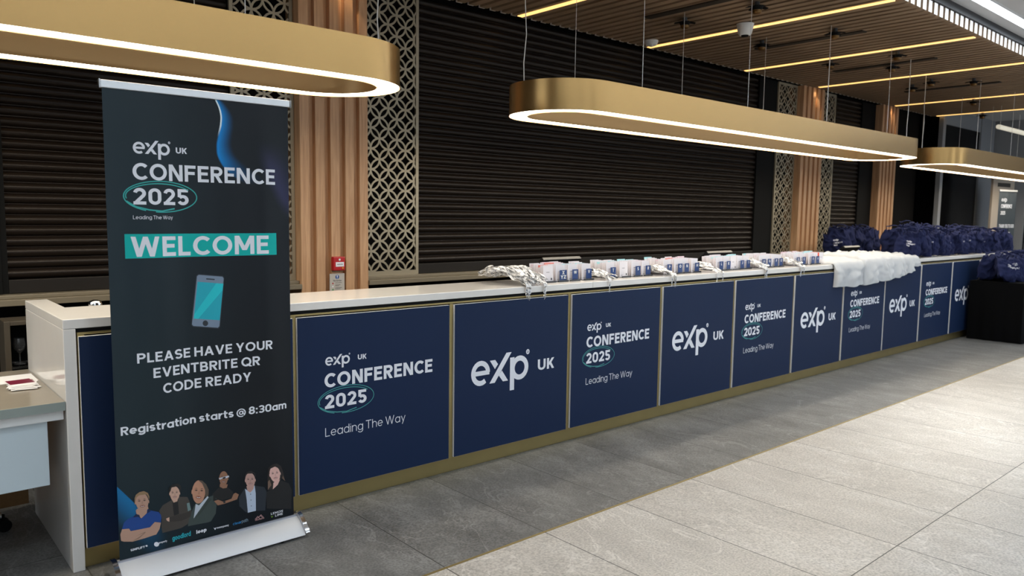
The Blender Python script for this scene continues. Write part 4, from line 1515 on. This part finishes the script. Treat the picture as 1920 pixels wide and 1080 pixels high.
def lanyard(x0, xs, yb, zt, rnd, label, group, hang):
    """a doubled ribbon lying from the back of the worktop to its front edge"""
    global clip0
    r = rnd.uniform
    e = empty('lanyard', (x0, 3.6, ZT), label, 'lanyard', group)
    ys = 3.60 + r(-.01, .03)
    spread = xs
    back = yb + r(-.10, .03)
    mid = (ys + back) / 2
    hgt = lambda f: .006 + zt * f * r(.45, 1)
    cx = r(-spread, spread)
    bx = cx + r(-.08, .08)
    if hang:
        tip = (cx, 3.562, 1.075 - r(0, .03) - ZT)
        pre = [tip, (cx, 3.562, 1.1 - ZT + .004), (cx + r(-.01, .01), 3.60, .006 + zt * r(.1, .35))]
    else:
        tip = (cx, ys, .012 + zt * r(.0, .5))
        pre = [tip]
    go = pre + [(cx + r(-.03, .03), ys + .07, hgt(.7)), (cx + r(-.05, .05), mid, hgt(1)), (bx + r(-.04, .04), back - .06, hgt(.9)), (bx, back, hgt(.6))]
    ret = [(bx + r(.02, .06), back + .015, hgt(.5)), (bx + r(-.03, .05), back - .09, hgt(.9)), (cx + r(-.05, .05), mid - .03, hgt(1)), (cx + r(-.03, .03), ys + .05, hgt(.6))] + [tuple(Vector(p) + Vector((.004, .0, .0015))) for p in pre[::-1]]
    path = [(p[0], p[1] - 3.6, p[2]) for p in smooth_path(go + ret, 54)]
    path = [Vector((p[0], p[1], max(p[2], .0025) if p[1] > -.02 else p[2])) for p in path]
    o = ribbon_mesh(path, .017, r(.2, .9)).build('ribbon', M_RIBBON, e, smooth=60)
    if clip0 is None:
        c = clip0 = CLIP.build('clip', M_CHROME, e, smooth=50)
    else:
        c = clip0.copy(); col.objects.link(c); c.parent = e
    if hang:
        c.location = (tip[0], tip[1] - 3.6, tip[2])
    else:
        c.location = (tip[0], tip[1] - 3.6 - .004, max(tip[2], .012))
        c.rotation_euler = (-1.35, 0, r(-.5, .5))
    return e


rl = random.Random(5)
PILES = [(3.36, .105, 4.0, .115, 34, 5, 'in the large heap left of the badges'), (4.075, .045, 3.90, .07, 12, 1, 'in the heap between the letters V and T'),
         (4.765, .05, 3.90, .075, 12, 3, 'in the heap between the letters R and P'), (5.40, .055, 3.92, .08, 11, 2, 'in the heap between the letters M and L'),
         (6.13, .05, 3.92, .085, 11, 4, 'in the heap between the letters I and H'), (6.745, .05, 3.92, .08, 11, 3, 'in the heap between the letters E and D')]
for cx_, xs, yb, zt, n, nh, where in PILES:
    for k in range(n):
        lanyard(cx_, xs, yb, zt, rl, 'white printed lanyard with clip ' + where, 'lanyards ' + where, k < nh)

# ------------------------------------------------------------------ tills on the staff side
def till(x0, x1, lab):
    cx = (x0 + x1) / 2
    w = x1 - x0
    e = empty('till_screen', (cx, 4.27, .8801), lab, 'till', 'till screens behind the counter')
    rot = Matrix.Rotation(-.75, 3, 'X')
    MB().obox((0, .04, .255), (w, .24, .03), rot).build('screen_housing', M_SCREEN, e, bevel=.004)
    MB().obox((0, .056, .272), (w - .03, .20, .002), rot).build('display', M_INK, e)
    MB().box(-.11, .11, -.06, .12, 0, .02).build('base', M_SCREEN, e, bevel=.004)
    MB().tube([(0, .03, .02), (0, .03, .15), (0, .045, .24)], .028, 14).build('stand', M_SCREEN, e, smooth=40)


till(4.02, 4.44, 'black till screen tilted behind the letters X YZ and W')
till(6.18, 6.60, 'black till screen tilted behind the letters L and K')
till(8.98, 9.39, 'small black till screen behind the white shirts')

# ------------------------------------------------------------------ white t-shirts hanging over the front edge
def shirt(x0, x1, drop, thick, seed, label, back=3.99, skew=0.0, puff=0.0):
    rnd = random.Random(seed)
    cx = (x0 + x1) / 2
    w = x1 - x0
    L1 = back - (YC - .02)
    L2 = 1.10 - drop
    tot = L1 + L2
    ox = rnd.uniform(0, 50)

    def top(u, v, th):
        s = v * tot
        x = (u - .5) * w * (1 - .03 * math.sin(v * 9 + ox))
        nz_ = noise.noise(Vector((u * 4 + ox, v * 6, 0))) * .015 + noise.noise(Vector((u * 7 + v * 4 + ox, v * 9 - u * 3, 3))) * .011
        edge_ = min(1, min(u, 1 - u) * 15)
        lump = th * (.25 + .75 * edge_ ** .5) * (1 - .45 * min(1, max(0, (s - L1 * .45) / (L1 * .55))))
        if s < L1 - .03:
            y = back - s
            z = lump + nz_ * (1 + th * 8)
            z = max(.004 if th > 0 else 0, z)
        else:
            a = s - (L1 - .03)
            R = .03
            if a < R * 1.57:
                t = a / R
                y = YC - .02 + .03 - R * math.sin(t) - (lump * .5) * math.sin(t)
                z = (lump + max(-.003, nz_)) * math.cos(t) * .9 - R * (1 - math.cos(t)) + .004
            else:
                q = a - R * 1.57
                y = YC - .024 - lump * (.5 + .9 * min(1, q * 7) * puff) - (.012 + .012 * math.sin(u * 11 + ox + 2 * q) + .006 * math.sin(u * 25 + ox - 5 * q)) * min(1, q * 9) - abs(nz_) * 1.2
                z = -R - q + (skew * (u - .5) + .007 * math.sin(u * 8 + ox) + .004 * math.sin(u * 19 + ox)) * min(1, q * 9)
        return x, y, z
    th2 = .004
    m = MB()
    NU, NV = 26, 44
    m.grid(lambda u, v: top(u, v, thick), NU, NV, flip=True)
    n1 = (NU + 1) * (NV + 1)
    bot = []
    for j in range(NV + 1):
        for i in range(NU + 1):
            x_, y_, z_ = top(i / NU, j / NV, thick)
            s = j / NV * tot
            if s < L1 - .03:
                bot.append((x_, y_, .0))
            else:
                yy = min(max(y_ + .012, y_), YC - .0215) if z_ < .0 else y_ + .006
                bot.append((x_, YC - .0160 if z_ < 0 else y_ + .004, min(z_, max(z_ - .004, .0005)) if z_ > 0 else z_))
    f = []
    for j in range(NV):
        for i in range(NU):
            a = j * (NU + 1) + i
            f.append((a, a + 1, a + NU + 2, a + NU + 1))
    m.add(bot, f)
    # close the rim
    rim = [i for i in range(NU + 1)] + [j * (NU + 1) + NU for j in range(1, NV + 1)] + [NV * (NU + 1) + i for i in range(NU - 1, -1, -1)] + [j * (NU + 1) for j in range(NV - 1, 0, -1)]
    for a, b in zip(rim, rim[1:] + rim[:1]):
        m.f.append((a, b, n1 + b, n1 + a)); m.m.append(0)
    e = empty('t_shirt', (cx, 0, ZT + .001), label, 't-shirt', 'white t-shirts over the counter edge')
    m.build('body', M_SHIRT, e, smooth=70)
    c = MB()
    ring = []
    for k in range(21):
        t = math.pi * k / 10
        x_, y_, z_ = top(.5 + .085 / w * math.cos(t), (.085 + .045 * math.sin(t)) / tot, thick)
        ring.append((x_, y_, z_ + .003))
    c.tube(ring, .005, 8)
    c.build('collar', M_SHIRT, e, smooth=60)
    return e


shirt(7.375, 8.03, .885, .05, 1, 'leftmost white t-shirt, its hem hanging square and lowest')
shirt(8.0, 8.56, .90, .085, 2, 'white t-shirt second from the left, heaped beside the leftmost one', 4.0, .03, .25)
shirt(8.50, 8.98, .925, .075, 3, 'middle white t-shirt with a wavy hem over the counter edge', 3.98, .05, .3)
shirt(8.93, 9.28, .965, .065, 4, 'white t-shirt second from the right with a short hem', 3.97, .05, .2)
shirt(9.22, 9.48, 1.03, .05, 5, 'rightmost white t-shirt, barely over the edge beside the bags', 3.95, .02, .1)

# ------------------------------------------------------------------ navy tote bags
def bag_proto(seed):
    rnd = random.Random(seed)
    W, Hh, T = .37, .36, .11
    e = empty('tote_bag', (0, 0, 0), 'x y z w', 'bag')
    ox = rnd.uniform(0, 90)

    def ridge(p):
        return 1 - abs(noise.noise(p)) * 2.2

    def face(sgn):
        def fn(u, v):
            a, b = u * 2 - 1, v * 2 - 1
            env = max(0, (1 - abs(a) ** 3)) ** .6 * max(0, (1 - abs(b) ** 4)) ** .5
            p = Vector((a * 1.5 + ox, b * 1.2, sgn * 2.3))
            q = Vector((a * 2.6 + b * 1.1 + ox, b * 1.3 - a * .5, sgn * 5.1))
            fold = .030 * ridge(q) + .018 * ridge(q * 2.1) + .035 * noise.noise(p * 1.3)
            pull = .22 * max(0, b) ** 2 + .12 * noise.noise(Vector((b * 2.5, ox, 1)))
            x_ = a * W / 2 * (1 - pull)
            z_ = Hh / 2 + b * Hh / 2 * (1 + .16 * noise.noise(Vector((a * 2.2, ox, 5)))) - .05 * max(0, b) * abs(noise.noise(Vector((a * 3, ox, 9)))) * 2
            return x_, sgn * (env * (T * .42) + (fold - .01) * env) + .035 * noise.noise(Vector((a * 1.2, b * 1.2, ox))), z_
        return fn
    m = MB()
    m.grid(face(-1), 30, 30)
    m.grid(face(1), 30, 30, flip=True)
    body = m.build('body', M_BAG, e, smooth=80)
    for sgn in (-1, 1):
        yb = face(sgn)(.5, .97)[1]
        sw_ = rnd.uniform(-.05, .05)
        p = [(-.085, yb, Hh * .90), (-.075, yb + sgn * .02, Hh * 1.02), (-.04 + sw_, yb + sgn * .055, Hh * 1.05), (sw_, yb + sgn * .085, Hh * (.96 + .06 * rnd.random())),
             (.045 + sw_, yb + sgn * .06, Hh * 1.04), (.075, yb + sgn * .02, Hh * 1.02), (.085, yb, Hh * .90)]
        pts = smooth_path(p, 22)
        st = MB()
        v = []
        for q in pts:
            v += [q + Vector((0, -.012, .003)), q + Vector((0, .012, -.003)), q + Vector((0, .012, -.0065)), q + Vector((0, -.012, -.0005))]
        f = []
        for i in range(len(pts) - 1):
            for k in range(4):
                f.append((i * 4 + k, i * 4 + (k + 1) % 4, i * 4 + 4 + (k + 1) % 4, i * 4 + 4 + k))
        st.add(v, f).build('strap', M_BAG, e, smooth=60)
    fn = face(-1)
    lg = MB()

    def on_bag(a, b):
        x_, y_, z_ = fn(min(.99, max(.01, .5 + a / W)), min(.99, max(.01, b / Hh)))
        return x_, y_ - .003, z_
    put_logo(lg, -.055, .19, .022, on_bag, reg=False)
    put_text(lg, 'CONFERENCE', -.055, .055, .155, .017, on_bag, .2, .12)
    put_text(lg, '2025', -.055, -.005, .128, .017, on_bag, .2, .12)
    lg.build('printed_logo', M_WHITEP, body)
    return e


bags = [bag_proto(s) for s in (3, 8, 14, 21)]
first = [True] * 4
rb = random.Random(9)


def place_bag(x, y, z, rx, ry, rz, s, label, group):
    k = rb.randrange(4)
    if first[k]:
        e = bags[k]; first[k] = False
    else:
        e = copy_tree(bags[k])
    e.location = (x, y, z)
    e.rotation_euler = (rx, ry, rz)
    e.scale = (s, s, s)
    tag(e, label, 'bag', group)
    return e


ga = 'navy bags heaped on the counter end'
for k in range(18):          # front rank leaning on the heap
    x = 9.52 + k * .205
    place_bag(x, 3.725 + rb.uniform(-.015, .015), ZT + .012 + .015 * rb.random(), -.30 + rb.uniform(-.08, .08), .16 + rb.uniform(-.12, .12), -.72 + rb.uniform(-.14, .14) + (math.pi if k % 3 == 1 else 0), .84 + rb.uniform(-.05, .06),
              'navy tote bag slumped in the front rank of the counter heap', ga + ', front rank')
for k in range(16):          # back rank, taller
    x = 9.75 + k * .205
    up = .045 if k in (2, 3, 4) else 0
    place_bag(x, 3.965 + rb.uniform(-.015, .015), ZT + (.05 if k < 13 else .02) + up, -.16 + rb.uniform(-.1, .1), rb.uniform(-.2, .25), -.75 + rb.uniform(-.16, .16) + (0 if k % 4 == 1 else math.pi), .86 + rb.uniform(-.05, .06),
              'navy tote bag standing in the back rank of the counter heap', ga + ', back rank')
# service trolley behind the counter carrying a second heap
tr = empty('service_trolley', (10.35, 4.72, 0), 'service table hidden under the navy bags against the far shutter', 'table')
MB().box(-.85, .85, -.22, .22, 1.03, 1.06).build('top', M_SCREEN, tr, bevel=.003)
for a in (-.8, .8):
    for b in (-.18, .18):
        MB().tube([(a, b, 0), (a, b, 1.03)], .016, 10).build('leg', M_STEEL, tr, smooth=40)
for k in range(8):
    place_bag(9.82 + .130 * k, 4.69 + .03 * (k % 2), 1.068 + .03 * (k in (1, 5)), -.10 + rb.uniform(-.06, .06), rb.uniform(-.15, .15), -.85 + rb.uniform(-.12, .12) + (0 if k % 3 == 0 else math.pi), .98,
              'navy cotton tote bag heaped on the staff side before the far narrow shutter', 'navy bags heaped behind the white shirts')

# ------------------------------------------------------------------ black covered trestle table with more bags
tb = empty('trestle_table', (11.98, 3.235, 0), 'trestle table under a black floor length cloth at the counter end', 'table', rz=.03)
MB().box(-.86, .86, -.29, .29, .74, .765).build('table_top', M_SCREEN, tb)
for a in (-.7, .7):
    for b in (-.22, .22):
        MB().tube([(a, b, 0), (a, b, .74)], .014, 10).build('leg', M_BLACK, tb, smooth=40)
cl = MB()
per = []
hw, hd = .885, .305
N = 120
for k in range(N):
    t = k / N * 4
    s_ = int(t); f = t - s_
    c4 = [(-hw, -hd), (hw, -hd), (hw, hd), (-hw, hd)]
    a, b = c4[s_], c4[(s_ + 1) % 4]
    per.append((a[0] + (b[0] - a[0]) * f, a[1] + (b[1] - a[1]) * f, s_))
rings = []
for j in range(9):
    z = .7665 - j / 8 * .7615
    rg = []
    for k, (a, b, s_) in enumerate(per):
        out_ = (.012 * math.sin(k * .9) + .010 * math.sin(k * .37 + 1)) * (j / 8) ** 1.2
        na, nb = [(0, -1), (1, 0), (0, 1), (-1, 0)][s_]
        rg.append((a + na * out_ * .6, b + nb * out_, z))
    rings.append(rg)
v = [p for rg in rings for p in rg]
f = [(j * N + k, j * N + (k + 1) % N, (j + 1) * N + (k + 1) % N, (j + 1) * N + k) for j in range(8) for k in range(N)]
f.append(tuple(range(N)))
o = cl.add(v, f).build('tablecloth', M_CLOTH, smooth=45)
o.location = (11.98, 3.235, 0)
o.rotation_euler.z = .03
tag(o, 'black floor length cloth over the table at the counter end', 'tablecloth')
gt = 'navy bags on the black covered table'
for k in range(8):
    x = 11.17 + k * .205
    place_bag(x, 3.09 + rb.uniform(-.015, .015), .79, -.62 + rb.uniform(-.08, .08), .30 + rb.uniform(-.10, .12), -.40 + rb.uniform(-.14, .14), 1.0,
              'navy tote bag lying towards the hall on the black covered table', gt + ', outer rank')
for k in range(8):
    x = 11.24 + k * .20
    place_bag(x, 3.36 + rb.uniform(-.015, .015), .79, -.25 + rb.uniform(-.1, .1), rb.uniform(-.15, .2), -.7 + rb.uniform(-.14, .14) + math.pi, .92,
              'navy tote bag heaped on the counter side of the black covered table', gt + ', inner rank')

# ------------------------------------------------------------------ far end: black glazing, grey walls, sign panel, second banner
w1 = empty('window_1', (14.12, 5.6, 0), 'x', 'window')
for k_ in ('label', 'category'):
    del w1[k_]
w1['kind'] = 'structure'
MB().box(-.02, .02, -.5, 1.6, .05, ZC + .16).build('pane', M_GLASSD, w1)
MB().box(-.06, .06, -.57, -.5, 0, ZC + .16).box(-.05, .05, -.5, 1.6, 0, .05).build('window_frame', M_GREY, w1)
w2 = bpy.data.objects.new('window_2', None)
w2.location = (15.6, 5.18, 0)
col.objects.link(w2)
w2['kind'] = 'structure'
MB().box(-1.41, .62, -.02, .02, 0, 3.2).build('pane', M_GLASSD, w2)
MB().box(-1.41, .62, -.035, .035, 3.2, ZC + .166).box(.62, 1.35, -.05, .05, 0, ZC + .166).build('window_frame', M_GREY, w2)
fw = MB()
fw.box(17.0, 17.2, 4.55, 5.3, 0, ZC + .166).box(17.0, 17.2, 2.2, 4.55, 2.9, ZC + .166).box(17.0, 17.2, -3, 2.2, 0, ZC + .166)
struct(fw.build('wall_right', M_GREYW))
d1 = bpy.data.objects.new('door_1', None)
d1.location = (17.1, 3.4, 0)
col.objects.link(d1)
d1['kind'] = 'structure'
MB().box(-.03, .03, -1.2, 1.15, 0, 2.9).build('pane', M_GLASSD, d1)
m = MB()
for yy in (-1.2, -.4, .3, 1.05):
    m.box(-.06, .06, yy, yy + .07, 0, 2.9)
m.build('door_frame', M_GREY, d1)
struct(MB().box(14.2, 22, 7.9, 8, 0, ZC + .3).build('wall_far', M_DARK))
TX = (on_y(1866, 337, 4.62)[0] + on_y(1896, 337, 4.62)[0]) / 2
TW = (on_y(1896, 337, 4.62)[0] - on_y(1866, 337, 4.62)[0]) / 2
ta, tb_ = on_y(1872, 236, 4.0), on_y(1935, 255, 4.0)
pn = empty('linear_light', ((ta[0] + tb_[0]) / 2, 4.0, (ta[1] + tb_[1]) / 2), 'slim pale tube light hanging in front of the far grey wall', 'light')
TL = (tb_[0] - ta[0]) / 2
MB().tube([(-TL, 0, 0), (TL, 0, 0)], .035, 12).build('tube', mat('tube_pale', (.75, .72, .62), .5, emit=.25, ecol=(1, .93, .75)), pn, smooth=40)
for a in (-TL * .9, TL * .9):
    MB().tube([(a, 0, .033), (a, 0, ZC + .166 - pn.location.z)], .003, 6).build('cable', M_CABLE, pn)
sg = empty('info_panel', (TX, 4.62, 0), 'beige information panel with dark heading behind the far banner', 'sign', rz=-.1)
MB().box(-TW, TW, -.02, .02, 0, on_y(1880, 337, 4.62)[1]).build('board', M_BEIGE, sg, bevel=.003)
m = MB(); put_text(m, 'REGISTRATION', -.11, .11, 2.08, .06, lambda a, b: (a, -.0206, b), .2)
m.v = []; m.f = []; m.m = []
m.box(-TW * .6, TW * .6, -.0216, -.0202, on_y(1880, 337, 4.62)[1] - .13, on_y(1880, 337, 4.62)[1] - .06).build('heading_strip', mat('heading_dark', (.05, .045, .04), .5), sg)
b2 = empty('rollup_banner', (14.79, 4.21, 0), 'small looking dark roll-up banner beyond the bags at the right edge', 'banner', rz=-.24)
MB().grid(lambda a, b: ((a - .5) * .5, .003 * math.sin(a * 12), .07 + b * 1.97), 24, 6).build('printed_sheet', mat('banner_dark', (.035, .045, .055), .5), b2, smooth=60)
sh2 = b2.children[0]
MB().box(-.256, .256, -.01, .01, 2.035, 2.065).build('top_rail', M_ALU, b2, bevel=.002)
MB().prism([(-.1, .005), (-.06, .05), (0, .075), (.06, .05), (.1, .005)], 'x', -.26, .26).build('base', M_ALU, b2)
fb2 = lambda a, b: (a, -.0045, b)
m = MB(); put_logo(m, -.18, 1.87, .05, fb2, reg=False); m.build('word_mark', M_WHITEP, sh2)
m = MB(); put_text(m, 'CONFERENCE', -.18, .13, 1.76, .065, fb2, .2); m.build('title_lettering', M_WHITEP, sh2)
m = MB(); put_text(m, '2025', -.18, -.05, 1.65, .06, fb2, .2); m.build('year_lettering', M_WHITEP, sh2)
m = MB(); put_text(m, 'THANK YOU TO OUR', -.2, .22, 1.43, .06, fb2, .2); put_text(m, 'SPONSORS', -.12, .14, 1.30, .06, fb2, .2); m.build('thanks_lettering', M_WHITEP, sh2)
m = MB(); put_text(m, 'SIMPLIFY', -.2, .0, 1.10, .05, fb2, .22); m.build('sponsor_lettering', M_WHITEP, sh2)
m = MB(); put_poly(m, arcp(.03, .90, .05, .06, 0, 340, 17), fb2); put_text(m, 'property', .09, .21, .89, .04, fb2, .2); m.build('sponsor_mark', M_WHITEP, sh2)
